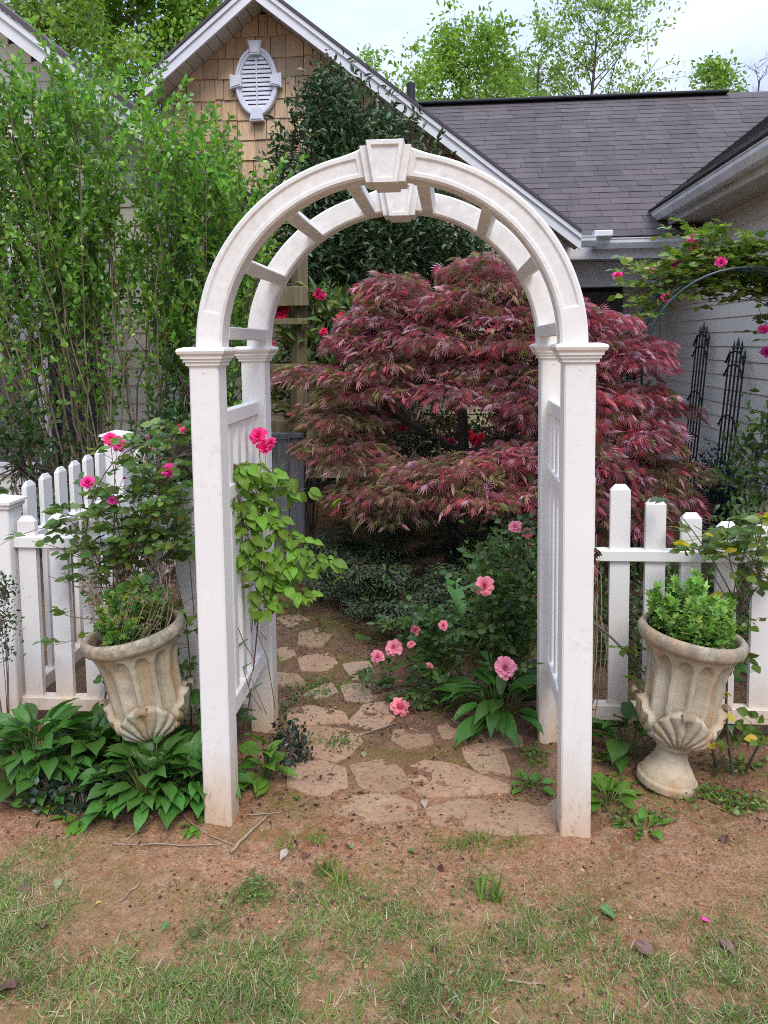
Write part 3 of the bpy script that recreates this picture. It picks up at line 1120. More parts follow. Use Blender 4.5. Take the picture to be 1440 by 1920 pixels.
sx0, sx1 = wx1 + .09, at_y(183, 700, LW)[0]
sh = empty('shutter', ((sx0 + sx1) / 2, LW, wz0))
sh.parent = house
sh.matrix_parent_inverse = world_of(house).inverted()
for xa, xb, za, zb in ((sx0, sx0 + .05, wz0 - .07, wz1 + .08), (sx1 - .05, sx1, wz0 - .07, wz1 + .08), (sx0 + .051, sx1 - .051, wz0 - .07, wz0), (sx0 + .051, sx1 - .051, wz1, wz1 + .08), (sx0 + .051, sx1 - .051, zm - .04, zm + .04)):
    MB().box(xa, xb, LW - .045, LW - .006, za, zb, .004).build('shutter_rail', M_navy, sh)
z = wz0 + .01
while z < wz1 - .03:
    if abs(z + .02 - zm) > .065:
        MB().box(sx0 + .052, sx1 - .052, LW - .036, LW - .012, z, z + .034, .003).build('shutter_slat', M_navy, sh)
    z += .042

# ------------------------------------------------------------------ garden arbor
def smooth_sharp(o, ang=28):
    me = o.data
    me.polygons.foreach_set('use_smooth', np.ones(len(me.polygons), dtype=bool))
    me.set_sharp_from_angle(angle=R_(ang))
    return o


def square_loft(cx, cy_, hw, prof, hd=None):
    hd = hd or hw
    V, Fc = [], []
    for off, z in prof:
        a, b_ = hw + off, hd + off
        V += [(cx - a, cy_ - b_, z), (cx + a, cy_ - b_, z), (cx + a, cy_ + b_, z), (cx - a, cy_ + b_, z)]
    for i in range(len(prof) - 1):
        for k in range(4):
            j = (k + 1) % 4
            Fc.append((i * 4 + k, i * 4 + j, i * 4 + 4 + j, i * 4 + 4 + k))
    Fc += [(3, 2, 1, 0), tuple(range(len(V) - 4, len(V)))]
    return V, Fc


XL, XR, PW = -.758, .381, .046                         # post centres and half width
YF, YB = 2.352, 2.945
ACX = (XL + XR) / 2
arbor = empty('garden_arbor', (ACX, 2.65, 0), 'tall white arched garden arbor with keystones over the path', 'arbor')
CAPZ = 1.49
cap_prof = [(.001, -.004), (.0075, 0), (.0075, .009), (.013, .011), (.013, .019), (.019, .021), (.019, .029), (.027, .036), (.030, .044), (.027, .051), (.010, .056)]
for px in (XL, XR):
    for py in (YF, YB):
        post = smooth_sharp(MB().box(px - PW, px + PW, py - PW, py + PW, -.03, CAPZ + .03, .005).build('post', M_vinyl, arbor))
        V, Fc = square_loft(px, py, PW, [(a, CAPZ + b_) for a, b_ in cap_prof])
        obj('capital', V, Fc, M_vinyl, post)
        MB().tube([(px, py - PW - .0012, CAPZ - .022), (px, py - PW + .002, CAPZ - .022)], .0045, 10).build('screw_cap', M_gutter, post)
SPR = CAPZ + .055
ARO, ARI, AKZ = .593, .511, .968
KA = R_(6.4)


def arch_geo(yf, yb, panel_front):
    V, Fc = [], []
    stops = sorted(set([R_(a) for a in np.linspace(0, 180, 97)] + [R_(x) + e for x in (11.5, 81, 99, 168.5) for e in (-.004, .004)]))
    b_, ins = .007, .017
    n_ = 12
    for t in stops:
        dgr = math.degrees(t)
        d = .0065 if (11.5 < dgr < 81 or 99 < dgr < 168.5) else 0.0
        near = max(0.0, 1 - max(0.0, abs(dgr - 90) - 7) / 7.0)
        ro = ARO + .012 * near ** 2
        ri = ARI
        s_ = 1 if panel_front else -1
        A, B = (yf, yb) if panel_front else (yb, yf)
        ring = [(ri + b_, A), (ri + ins, A), (ri + ins + .006, A + s_ * d), (ARO - ins - .006, A + s_ * d), (ARO - ins, A), (ro - b_, A),
                (ro, A + s_ * b_), (ro, B - s_ * b_), (ro - b_, B), (ri + b_, B), (ri, B - s_ * b_), (ri, A + s_ * b_)]
        for r, y in ring:
            V.append((ACX + math.cos(t) * r, y, SPR + math.sin(t) * r * AKZ))
    for i in range(len(stops) - 1):
        for k in range(n_):
            j = (k + 1) % n_
            f = (i * n_ + k, i * n_ + j, (i + 1) * n_ + j, (i + 1) * n_ + k)
            Fc.append(f if panel_front else f[::-1])
    Fc += [tuple(range(n_)), tuple(range(len(V) - 1, len(V) - n_ - 1, -1))]
    return V, Fc


for py, front in ((YF, True), (YB, False)):
    V, Fc = arch_geo(py - PW + .003, py + PW - .003, front)
    arch = smooth_sharp(obj('arch', V, Fc, M_vinyl, arbor), 25)
    kz0, kz1 = SPR + ARI * AKZ - .022, SPR + ARO * AKZ + .022
    ya, yb = py - PW, py + PW
    m = MB()
    # backing wings and the proud centre block, on both faces
    m.prism([(ACX - .058, kz0 + .006), (ACX + .058, kz0 + .006), (ACX + .076, kz1 - .012), (ACX - .076, kz1 - .012)], ya - .012, yb + .012)
    m.build('keystone_backing', M_vinyl, arch)
    Vk, Fk = [], []

    def kq(w0, w1, za, zb, y):
        return [(ACX - w0, y, za), (ACX + w0, y, za), (ACX + w1, y, zb), (ACX - w1, y, zb)]
    for (w0, w1, da, db, y) in ((.036, .056, 0, 0, yb + .030), (.036, .056, 0, 0, ya - .027), (.034, .054, .002, .002, ya - .030), (.0245, .0415, .014, .014, ya - .030), (.0215, .0375, .018, .018, ya - .022)):
        Vk += kq(w0, w1, kz0 + da, kz1 - db, y)
    for L in range(4):
        for k in range(4):
            j = (k + 1) % 4
            Fk.append((L * 4 + k, L * 4 + 4 + k, L * 4 + 4 + j, L * 4 + j))
    Fk += [(3, 2, 1, 0), (16, 17, 18, 19)]
    obj('keystone', Vk, Fk, M_vinyl, arch)
for a in (5, 30, 54, 78, 102, 126, 150, 175):
    m = MB().box(-.021, .021, YF + PW - .012, YB - PW + .004, -.024, .024, .003)
    t = R_(a)
    rc = ARI + .022
    M4 = Matrix.Translation((ACX + math.cos(t) * rc, 0, SPR + math.sin(t) * rc * AKZ)) @ Matrix.Rotation(-(t - math.pi / 2), 4, 'Y')
    m.xform(M4).build('rung', M_vinyl, arbor)
# side panels
for px, sg in ((XL, 1), (XR, -1)):
    for z0, h in ((1.285, .05), (1.03, .05), (.285, .065)):
        MB().box(px - .019, px + .019, YF + PW - .006, YB - PW + .006, z0, z0 + h, .003).build('side_rail', M_vinyl, arbor)
    n_ = 5
    for i in range(n_):
        yc = YF + PW + (YB - YF - 2 * PW) * (i + .5) / n_
        MB().box(px - .010, px + .010, yc - .021, yc + .021, .34, 1.30, .003).build('slat', M_vinyl, arbor)

# ------------------------------------------------------------------ picket fences
def picket(cx, cy_, z0, z1, name, parent, along='x', w=.037, t=.011, mat=None):
    hx, hy = (w, t) if along == 'x' else (t, w)
    c = .022
    V = []
    for fx, fy, z in ((1, 1, z0), (1, 1, z1 - c), (.52, .30, z1)):
        kx, ky = (fx, fy) if along == 'x' else (fy, fx)
        V += [(cx - hx * kx, cy_ - hy * ky, z), (cx + hx * kx, cy_ - hy * ky, z), (cx + hx * kx, cy_ + hy * ky, z), (cx - hx * kx, cy_ + hy * ky, z)]
    Fc = [(3, 2, 1, 0), (8, 9, 10, 11)]
    for L in range(2):
        for k in range(4):
            j = (k + 1) % 4
            Fc.append((L * 4 + k, L * 4 + j, L * 4 + 4 + j, L * 4 + 4 + k))
    return obj(name, V, Fc, mat or M_fence, parent)


def fence_post(cx, cy_, h, parent):
    p = smooth_sharp(MB().box(cx - .05, cx + .05, cy_ - .05, cy_ + .05, -.03, h, .004).build('fence_post', M_fence, parent))
    V, Fc = square_loft(cx, cy_, .05, [(.002, h - .02), (.009, h - .014), (.009, h), (.018, h + .003), (.018, h + .014), (-.046, h + .034)])
    obj('post_cap', V, Fc, M_fence, p)
    return p


FY = 2.93
fr = empty('picket_fence', (.95, FY, 0), 'white picket fence dipping in a curve to the right of the arbor', 'fence')
tops = [1.06, 1.012, .958, .905, .872, .862, .87, .89, .92, .96]
for i, h in enumerate(tops):
    picket(.505 + .131 * i, FY, .155, h, 'picket', fr)
MB().box(.43, 1.75, FY - .026, FY + .026, .72, .762, .003).build('rail', M_fence, fr)
MB().box(.43, 1.75, FY - .026, FY + .026, .095, .155, .003).build('rail', M_fence, fr)
fence_post(1.80, FY, .93, fr)

fl = empty('picket_fence', (-1.3, FY, 0), 'white picket fence between the arbor and the capped end post behind the left urn', 'fence')
for i, h in enumerate([1.06, 1.012, .958, .935, .90, .88, .872]):
    picket(-.93 - .131 * i, FY, .12, h, 'picket', fl)
MB().box(-1.765, -.80, FY - .026, FY + .026, .745, .79, .003).build('rail', M_fence, fl)
MB().box(-1.765, -.80, FY - .026, FY + .026, .065, .12, .003).build('rail', M_fence, fl)
fence_post(-1.815, FY, .925, fl)

fs = empty('picket_fence', (-1.78, 3.5, 0), 'white picket fence running back towards the house from the capped end post', 'fence')
SX = -1.80
for i in range(6):
    picket(SX, 3.10 + .135 * i, .12, .985 + .008 * i, 'picket', fs, 'y')
fence_post(SX, 3.98, 1.07, fs)
for i in range(6):
    picket(SX, 4.12 + .135 * i, .12, .96, 'picket', fs, 'y')
MB().box(SX - .026, SX + .026, 2.985, 3.925, .72, .765, .003).build('rail', M_fence, fs)
MB().box(SX - .026, SX + .026, 4.035, 4.85, .72, .765, .003).build('rail', M_fence, fs)
MB().box(SX - .026, SX + .026, 2.985, 3.925, .06, .12, .003).build('rail', M_fence, fs)

# ------------------------------------------------------------------ urns
def urn_geo():
    prof = [(0.100, 0.0), (.108, .002), (.109, .026), (.104, .032), (.099, .034), (.095, .045), (.086, .06), (.072, .078), (.060, .10), (.0545, .122), (.0545, .134),
            (.060, .138), (.066, .143), (.067, .150), (.062, .155), (.064, .158), (.080, .166), (.098, .178), (.112, .194), (.122, .214), (.129, .24), (.133, .27), (.135, .30), (.1355, .33),
            (.1365, .36), (.139, .39), (.143, .42), (.149, .45), (.157, .477), (.165, .496), (.170, .504), (.176, .507), (.184, .511), (.190, .522), (.191, .537), (.187, .549), (.178, .556), (.168, .556), (.160, .550), (.156, .535), (.152, .50)]
    pr, pz = np.array([p[0] for p in prof]), np.array([p[1] for p in prof])
    s_ = np.concatenate([[0], np.cumsum(np.hypot(np.diff(pr), np.diff(pz)))])
    nzs = 150
    t = np.linspace(0, s_[-1], nzs)
    r, z = np.interp(t, s_, pr), np.interp(t, s_, pz)
    nth = 220
    th = np.linspace(0, 2 * np.pi, nth, endpoint=False)
    TH, Rr = np.meshgrid(th, r)
    _, Z = np.meshgrid(th, z)
    outer = (np.arange(nzs) < nzs * .86)[:, None]
    # scooped flutes with round heads below the lip
    nf = 13
    ph = (TH * nf / (2 * np.pi)) % 1.0 - .5
    head = .488 - .03 * (np.clip(np.abs(ph) / .36, 0, 1)) ** 2.5
    inside = np.clip((.37 - np.abs(ph)) / .035, 0, 1) * np.clip((head - Z) / .008, 0, 1) * np.clip((Z - .19) / .03, 0, 1)
    D = -.017 * inside * (0.45 + 0.55 * np.cos(np.clip(ph / .37, -1, 1) * np.pi / 2)) * outer
    # fans of ribbed acanthus round the foot of the bowl
    for k in range(4):
        a0 = k * np.pi / 2 + .0
        da = (TH - a0 + np.pi) % (2 * np.pi) - np.pi
        u = da * .125                                     # metres round the bowl
        v = (Z - .158)
        rad = np.hypot(u, v * 1.0)
        an = np.arctan2(u, v + .004)
        edge = .120 + .026 * np.cos(an * 1.3) + .007 * np.abs(np.sin(an * 6.5)) - .035 * (np.abs(an) / 1.45) ** 2
        m = np.clip((edge - rad) / .006, 0, 1) * (np.abs(an) < 1.42) * (v > -.002) * outer
        ribs = np.abs(np.sin(an * 9.5 + .3 * np.sin(rad * 55))) ** .8
        D = D * (1 - m) + m * (.004 + .0105 * ribs * np.clip(rad / .03, .3, 1) + .012 * (rad / .14) ** 2)
        a1 = a0 + np.pi / 4
        da = (TH - a1 + np.pi) % (2 * np.pi) - np.pi
        u = da * .12
        rad = np.hypot(u, v)
        an = np.arctan2(u, v + .004)
        m2 = np.clip((.048 + .006 * np.abs(np.sin(an * 5)) - rad) / .005, 0, 1) * (v > -.002) * outer
        D = np.where(m2 > 0, np.maximum(D, m2 * (.006 + .008 * np.abs(np.sin(an * 6)))), D)
    R2 = Rr + D
    V = np.stack([R2 * np.cos(TH), R2 * np.sin(TH), Z], 2).reshape(-1, 3)
    V[:, :2] += (fbm(V[:, 0] * 30 + 5, V[:, 2] * 30 + V[:, 1] * 17, 2, 2)[:, None] - .5) * .003
    i = np.arange(nzs - 1)[:, None] * nth
    j = np.arange(nth)[None]
    jn = (j + 1) % nth
    Fc = np.stack([i + j, i + jn, i + nth + jn, i + nth + j], 2).reshape(-1, 4)
    return V, Fc


UV_, UF_ = urn_geo()
urn_mesh = make_mesh('bowl', UV_, UF_, M_urn, smooth=True)
# rolled leaf tips
cv, cf, cuv = [], [], None
for i in range(9):
    f = i / 8
    a = f * 3.9
    for j in range(9):
        g = j / 8 - .5
        w = .026 * (1 - .3 * f)
        cv.append((g * 2 * w, -.010 * f - .012 * (1 - math.cos(a)) * (1 - .15 * f) + .010 * abs(g) ** 2 * 2, .016 * math.sin(a) + .018 * f * (1 - 2 * g * g)))
for i in range(8):
    for j in range(8):
        q = i * 9 + j
        cf.append((q, q + 1, q + 10, q + 9))
curl_mesh = make_mesh('leaf_curl', cv, cf, M_urn, smooth=True)
soil_v = [(.0, 0, .522)] + [(.153 * math.cos(2 * math.pi * i / 40), .153 * math.sin(2 * math.pi * i / 40), .515 + .006 * math.sin(i * 2.3)) for i in range(40)]
soil_mesh = make_mesh('soil', soil_v, [(0, i + 1, (i + 1) % 40 + 1) for i in range(40)], M_soilpot, smooth=True)


def make_urn(loc, tilt_x, tilt_y, rot, scale, label):
    t = empty('garden_urn', loc, label, 'urn', 'fluted stone urns flanking the arbor')
    Mx = Matrix.Translation(loc) @ Matrix.Rotation(tilt_y, 4, 'Y') @ Matrix.Rotation(tilt_x, 4, 'X') @ Matrix.Rotation(rot, 4, 'Z') @ Matrix.Diagonal((scale, scale, 1, 1))
    bowl = inst('bowl', urn_mesh, Mx, t)
    inst('soil', soil_mesh, Mx, t)
    for k in range(4):
        a = k * math.pi / 2
        rr_ = .149
        L = Matrix.Translation((rr_ * math.cos(a), rr_ * math.sin(a), .296)) @ Matrix.Rotation(a + math.pi / 2, 4, 'Z') @ Matrix.Scale(1.0, 4)
        inst('leaf_curl', curl_mesh, Mx @ L, t)
    return Mx


ub = on_ground(1249, 1470)
URN_R = make_urn((ub[0], ub[1], .004), R_(-1), R_(8.5), R_(-97), .94, 'cracked-lip stone urn leaning right on its foot before the right fence'.replace('cracked-lip ', 'dark-lipped '))
URN_L = make_urn((-1.038, 2.58, .012), R_(2), R_(-9.5), R_(-76), .94, 'ochre-stained stone urn leaning left, its foot hidden in broad leaves')

# ------------------------------------------------------------------ plant builders
def stems_obj(name, paths, mat, parent, n=5, kind='stuff'):
    m = MB()
    for P, r in paths:
        m.tube(P, r, n, cap=False)
    return m.build(name, mat, parent, smooth=True, kind=kind)


def bez(a, b_, c, n=9):
    t = np.linspace(0, 1, n)[:, None]
    return (1 - t) ** 2 * np.asarray(a) + 2 * t * (1 - t) * np.asarray(b_) + t * t * np.asarray(c)


def foliage_obj(name, P, D, S, cols, tmpl, mat, parent, up=None, roll=.5, kind='stuff', tilt=.65):
    P, D = np.array(P), np.array(D)
    if up is None:
        up = np.array([0, -.15, 1]) + rng.normal(0, tilt, (len(P), 3))
    Rm = frames(D, up, rng.normal(0, roll, len(P)))
    V, Fc, C = scatter(tmpl[0], tmpl[1], P, Rm, np.array(S), cols)
    return obj(name, V, Fc, mat, parent, cols=C, kind=kind)


def lobed_leaf(lobes=((0, 1), (42, .82), (-42, .82), (88, .5), (-88, .5)), w=.17, fold=.08):
    V = [(0, 0, 0)]
    Fc = []
    pts = []
    order = sorted(lobes, key=lambda q: -q[0])
    for i, (a, L) in enumerate(order):
        t = R_(a)
        pts.append((-math.sin(t) * L, .12 + math.cos(t) * L * .88, -.10 * L + abs(math.sin(t)) * fold))
        if i < len(order) - 1:
            t2 = R_((a + order[i + 1][0]) / 2)
            pts.append((-math.sin(t2) * .46, .12 + math.cos(t2) * .46, fold * .4))
    V += pts
    Fc = [(0, i + 1, i) for i in range(1, len(V) - 1)]
    return V, Fc


L_oval = leaf_simple(.24, .07, .14)
L_round = leaf_simple(.34, .05, .08)
L_shrub = leaf_simple(.29, .08, .10)
L_narrow = leaf_simple(.15, .05, .2)
L_holly = leaf_simple(.2, .09, .16)
L_mum = lobed_leaf()


def maple_tmpl():
    V, Fc = [], []
    for a, L in ((0, 1), (17, .97), (-17, .97), (36, .9), (-36, .9), (58, .76), (-58, .76), (84, .52), (-84, .52)):
        t = R_(a)
        d = np.array([math.sin(t), math.cos(t), 0])
        n_ = np.array([math.cos(t), -math.sin(t), 0])
        k = len(V)
        V += [tuple(d * .03), tuple(d * L * .5 - n_ * .015 + np.array([0, 0, .03])), tuple(d * L + np.array([0, 0, -.2 * L])), tuple(d * L * .5 + n_ * .015 + np.array([0, 0, .03]))]
        Fc += [(k, k + 3, k + 2), (k, k + 2, k + 1)]
    return V, Fc


L_maple = maple_tmpl()


def petal_grid(w, L, cup, flare):
    V, Fc = [], []
    for i in range(4):
        v = i / 3
        ww = w * (math.sin(math.pi * (.12 + v * .62)) ** .8)
        for j in range(4):
            u = j / 3 * 2 - 1
            V.append((u * ww, v * L + (.05 * L * (1 - u * u) if i == 3 else 0), cup * (u * u) * .5 * v + flare * v * v * L))
    for i in range(3):
        for j in range(3):
            q = i * 4 + j
            Fc.append((q, q + 1, q + 5, q + 4))
    return V, Fc


def blossom_mesh(name, mat, rings, seed):
    r = random.Random(seed)
    m = MB()
    for n_, L, tilt, rad in rings:
        o = r.uniform(0, 6)
        for k in range(n_):
            pv, pf = petal_grid(.27 * L + .07, L * r.uniform(.88, 1.08), .3 * L, r.uniform(-.32, -.1) if tilt < .9 else r.uniform(.0, .2))
            a = o + 2 * math.pi * k / n_ + r.uniform(-.2, .2)
            M4 = Matrix.Rotation(a, 4, 'Z') @ Matrix.Translation((0, rad, .0)) @ Matrix.Rotation(tilt + r.uniform(-.14, .14), 4, 'X')
            m.add([tuple(M4 @ Vector(p)) for p in pv], pf)
    return m.mesh(name, mat, smooth=True)


FULL = ((8, 1.0, .18, .06), (8, .94, .45, .06), (8, .84, .72, .06), (7, .7, .95, .05), (6, .55, 1.15, .04), (4, .42, 1.35, .02))
OPEN = ((9, 1.0, .08, .05), (8, .85, .35, .06), (7, .66, .7, .05), (6, .48, 1.0, .03), (4, .34, 1.25, .02))
BUD = ((4, 1.0, 1.25, .12), (3, .95, 1.42, .06))
B_hot = [blossom_mesh('blossom', M_petalhot, q, i) for i, q in enumerate((FULL, OPEN, FULL))]
B_hotbud = blossom_mesh('bud', M_petalhot, BUD, 9)
B_pale = [blossom_mesh('blossom', M_petalpale, q, 20 + i) for i, q in enumerate((FULL, OPEN, FULL))]
B_palebud = blossom_mesh('bud', M_petalpale, BUD, 29)
B_red = [blossom_mesh('blossom', M_petalred, q, 40 + i) for i, q in enumerate((FULL, OPEN))]


def place_blossom(me, name, p, size, parent, face=None):
    p = Vector(p)
    to = Vector(EYE) - p
    d = (to.normalized() * .9 + Vector((rnd.uniform(-.5, .5), rnd.uniform(-.3, .2), rnd.uniform(.3, .9)))) if face is None else Vector(face)
    q = d.to_track_quat('Z', 'Y').to_matrix().to_4x4()
    return inst(name, me, Matrix.Translation(p) @ q @ Matrix.Rotation(rnd.uniform(0, 6), 4, 'Z') @ Matrix.Scale(size, 4), parent)


def rose_bush(name, label, loc, canes, blossoms, n_leaf, pal, leaf=.034, cat='rose bush', frac=.25, weights=None, stem=None, meshes=None, budmesh=None, spread=.05, lm=None):
    t = empty(name, loc, label, cat)
    stems_obj('canes', [(P, np.linspace(r, r * .4, len(P))) for P, r in canes], stem or M_greenstem, t)
    P, D = [], []
    lens = np.array([np.sum(np.linalg.norm(np.diff(c[0], axis=0), axis=1)) for c in canes])
    pr_ = lens / lens.sum()
    twig = []
    for _ in range(n_leaf):
        c = canes[rng.choice(len(canes), p=pr_)][0]
        f = rnd.uniform(frac, 1) * (len(c) - 1)
        i = min(int(f), len(c) - 2)
        q = c[i] + (c[i + 1] - c[i]) * (f - i)
        a = rnd.uniform(0, 2 * math.pi)
        d = unit(np.array([math.cos(a), math.sin(a), rnd.uniform(-.15, .6)]))
        L = leaf * rnd.uniform(1.6, 2.6)
        st = q + rng.normal(0, spread * .4, 3)
        side = unit(np.cross(d, [0, 0, 1]))
        twig.append((np.array([q, (q + st) / 2 + d * L * .3, st + d * L]), .0011))
        for k, (fr_, sd_) in enumerate(((1, 0), (.72, 1), (.72, -1), (.4, 1), (.4, -1))):
            P.append(st + d * L * fr_)
            D.append(d * (1 if sd_ == 0 else .45) + side * sd_ * .9 + np.array([0, 0, rnd.uniform(-.35, .1)]))
    stems_obj('leaf_stalks', twig, M_greenstem, t, 3)
    n_ = len(P)
    foliage_obj('foliage', P, D, rng.uniform(.75, 1.2, n_) * leaf, pick_cols(n_, pal, .2, weights), L_round, lm or M_leaf, t, roll=.35)
    for p, s_, bud in blossoms:
        me = budmesh if bud else rnd.choice(meshes)
        place_blossom(me, 'bud' if bud else 'blossom', p, s_, t)
        if bud:
            pass
    return t


def canes_to(bases, targets, sag=.0, r=.0035, arch=.35):
    out = []
    for tgt in targets:
        b_ = np.array(bases[rnd.randrange(len(bases))], float) + rng.normal(0, .015, 3) * [1, 1, 0]
        tgt = np.array(tgt, float)
        mid = (b_ + tgt) / 2 + np.array([rnd.uniform(-.08, .08), rnd.uniform(-.06, .06), arch * (tgt[2] - b_[2]) * rnd.uniform(.5, 1.2)])
        out.append((bez(b_, mid, tgt, 12), r * rnd.uniform(.8, 1.3)))
    return out


# ------------------------------------------------------------------ Japanese maple
maple = empty('japanese_maple', (.01, 5.28, 0), 'weeping red laceleaf maple with layered pads of feathery leaves behind the arbor', 'tree')
TB = np.array([.01, 5.28, -.05])
fork = at_y(868, 850, 5.25)
trunk_paths = [(bez(TB, at_y(838, 960, 5.27), fork, 10), np.linspace(.062, .042, 10)),
               (bez(fork, at_y(872, 760, 5.2), at_y(850, 640, 5.15), 8), np.linspace(.042, .02, 8)),
               (bez(fork, at_y(930, 850, 5.15), at_y(1010, 770, 5.05), 8), np.linspace(.036, .016, 8)),
               (bez(fork, at_y(820, 830, 5.2), at_y(730, 770, 5.0), 8), np.linspace(.034, .015, 8)),
               (bez(at_y(905, 842, 5.2), at_y(960, 820, 5.3), at_y(1130, 780, 5.4), 8), np.linspace(.026, .012, 8))]
pads = []
for yy, x0, x1 in ((500, 895, 950), (545, 715, 750), (548, 850, 1010), (592, 700, 1090), (640, 660, 1150), (685, 610, 1170), (735, 600, 1190), (780, 620, 660), (780, 1000, 1200), (825, 1020, 1215), (830, 640, 660),
                   (870, 670, 1225), (910, 690, 1240), (940, 690, 790), (945, 960, 1245), (960, 1130, 1225)):
    n_ = max(1, int((x1 - x0) / 62))
    for i in range(n_ + 1):
        px = x0 + (x1 - x0) * (i + rnd.uniform(-.3, .3)) / max(n_, 1) if n_ > 1 else (x0 + x1) / 2 + rnd.uniform(-20, 20)
        py = yy + rnd.uniform(-14, 14)
        if 660 < px < 1000 and 788 < py < 850:
            continue
        if rnd.random() < .05:
            continue
        e = min(1, abs(px - 920) / 430)
        v = (py - 470) / 520
        Yd = 5.35 - (.45 + .55 * v) * math.sqrt(max(.02, 1 - e * e)) + rnd.uniform(-.06, .06)
        pads.append((at_y(px, py, Yd), rnd.uniform(.19, .3), 290))
for _ in range(34):                                    # the far side of the crown
    a = rnd.uniform(-.3, math.pi + .3)
    s_ = rnd.uniform(.2, 1.0)
    pads.append((np.array([.25 + 1.3 * s_ * math.cos(a), 5.45 + .85 * s_ * math.sin(a), 1.95 - 1.15 * s_ ** 2 + rnd.uniform(-.15, .1)]), rnd.uniform(.24, .36), 110))
nodes = [p for q, r in trunk_paths for p in q[2:]]
mp, md, mc, msz = [], [], [], []
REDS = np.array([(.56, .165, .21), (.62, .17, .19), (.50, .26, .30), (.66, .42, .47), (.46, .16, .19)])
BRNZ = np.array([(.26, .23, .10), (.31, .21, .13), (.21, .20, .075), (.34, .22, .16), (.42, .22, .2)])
for c, rad, n_ in pads:
    nd = min(nodes, key=lambda q: np.linalg.norm(q - c) + (.6 if q[2] > c[2] + .1 else 0))
    trunk_paths.append((bez(nd, (nd + c) / 2 + np.array([0, 0, .14]), c - [0, 0, .02], 7), np.linspace(.011, .003, 7)))
    for k in range(5):
        a = 2 * math.pi * (k + rnd.random()) / 5
        trunk_paths.append((bez(c - [0, 0, .02], c + np.array([math.cos(a), math.sin(a), .1]) * rad * .5, c + np.array([math.cos(a) * rad, math.sin(a) * rad, -.06]), 5), np.linspace(.0035, .0012, 5)))
    th = rng.uniform(0, 2 * np.pi, n_)
    q = np.sqrt(rng.uniform(0.02, 1, n_))
    ex = rnd.uniform(.8, 1.3)
    X = np.stack([np.cos(th) * q * rad * ex, np.sin(th) * q * rad, .035 - .085 * q ** 2 + rng.normal(0, .018, n_)], 1) + c
    Dd = np.stack([np.cos(th), np.sin(th), -.05 - .4 * q + rng.normal(0, .2, n_)], 1) + rng.normal(0, .25, (n_, 3))
    mp.append(X)
    md.append(Dd)
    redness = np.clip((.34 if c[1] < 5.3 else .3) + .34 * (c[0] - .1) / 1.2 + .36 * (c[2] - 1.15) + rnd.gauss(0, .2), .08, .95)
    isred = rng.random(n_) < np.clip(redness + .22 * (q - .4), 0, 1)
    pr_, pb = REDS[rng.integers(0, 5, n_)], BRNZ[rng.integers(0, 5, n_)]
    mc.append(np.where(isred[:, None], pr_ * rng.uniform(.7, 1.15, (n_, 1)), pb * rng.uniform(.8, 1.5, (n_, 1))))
    msz.append(rng.uniform(.048, .092, n_))
mp, md, mc, msz = map(np.concatenate, (mp, md, mc, msz))
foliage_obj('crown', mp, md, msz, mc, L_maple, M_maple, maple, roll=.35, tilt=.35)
limbs_mesh(trunk_paths[5:], 4).build('branches', M_bark, maple, smooth=True, kind='stuff')
limbs_mesh(trunk_paths[:5], 10).build('trunk', M_bark, maple, smooth=True)

# ------------------------------------------------------------------ tall leafy shrub by the left wing
shrub = empty('leafy_shrub', (-2.2, 4.7, 0), 'tall bright green many-stemmed shrub covering the left house wall', 'shrub')
ox = [-240, 0, 60, 110, 150, 200, 255, 300, 350, 410, 460, 500, 525]
oy = [170, 165, 120, 130, 175, 160, 145, 215, 255, 285, 340, 405, 460]
sb = [(-2.5, 4.65), (-2.38, 4.7), (-2.22, 4.75), (-2.08, 4.9), (-1.95, 5.0), (-1.62, 4.98)]
sp_, fp, fd = [], [], []
for k in range(76):
    tx = rnd.uniform(-230, 505)
    ty = np.interp(tx, ox, oy) + (abs(rnd.gauss(0, 70)) if k % 3 else rnd.uniform(0, 25))
    Yt = rnd.uniform(4.25, 5.0) if tx > 60 else rnd.uniform(4.15, 4.75)
    tip = at_y(tx, ty, Yt)
    bx, by = min(sb, key=lambda q: abs(q[0] - (tip[0] * .42 - 1.2)) + rnd.uniform(0, .35))
    b0 = np.array([bx + rnd.gauss(0, .06), by + rnd.gauss(0, .05), -.03])
    ctl = np.array([b0[0] + .28 * (tip[0] - b0[0]), (b0[1] + tip[1]) / 2, b0[2] + .5 * (tip[2] - b0[2])])
    P = bez(b0, ctl, tip, 14)
    P[1:-1] += rng.normal(0, .012, (12, 3))
    sp_.append((P, np.linspace(rnd.uniform(.006, .012), .002, 14)))
    for s_ in range(20):
        f = rnd.uniform(.12, 1.0) ** .5
        g = f * 13
        i = min(int(g), 12)
        q = P[i] + (P[i + 1] - P[i]) * (g - i)
        dd = unit(P[i + 1] - P[i])
        a = rnd.uniform(0, 2 * math.pi)
        d = unit(dd * .75 + np.array([math.cos(a) * .95, math.sin(a) * .95, .3]))
        L = rnd.uniform(.12, .38)
        e = q + d * L + np.array([0, 0, L * .25])
        S = bez(q, q + d * L * .55, e, 6)
        sp_.append((S, np.linspace(.003, .001, 6)))
        m = int(L / .025)
        for j in range(1, m + 1):
            if rnd.random() < .55 * (f < .55):
                continue
            w = S[0] + 0
            u = j / m * 5
            ii_ = min(int(u), 4)
            w = S[ii_] + (S[ii_ + 1] - S[ii_]) * (u - ii_)
            ax = unit(np.cross(d, [math.cos(j * 1.57), math.sin(j * 1.57), .2]))
            for sg in (1, -1):
                fp.append(w)
                fd.append(d * .75 + ax * sg * .75 + np.array([0, 0, .25]))
fp, fd = np.array(fp), np.array(fd)
n_ = len(fp)
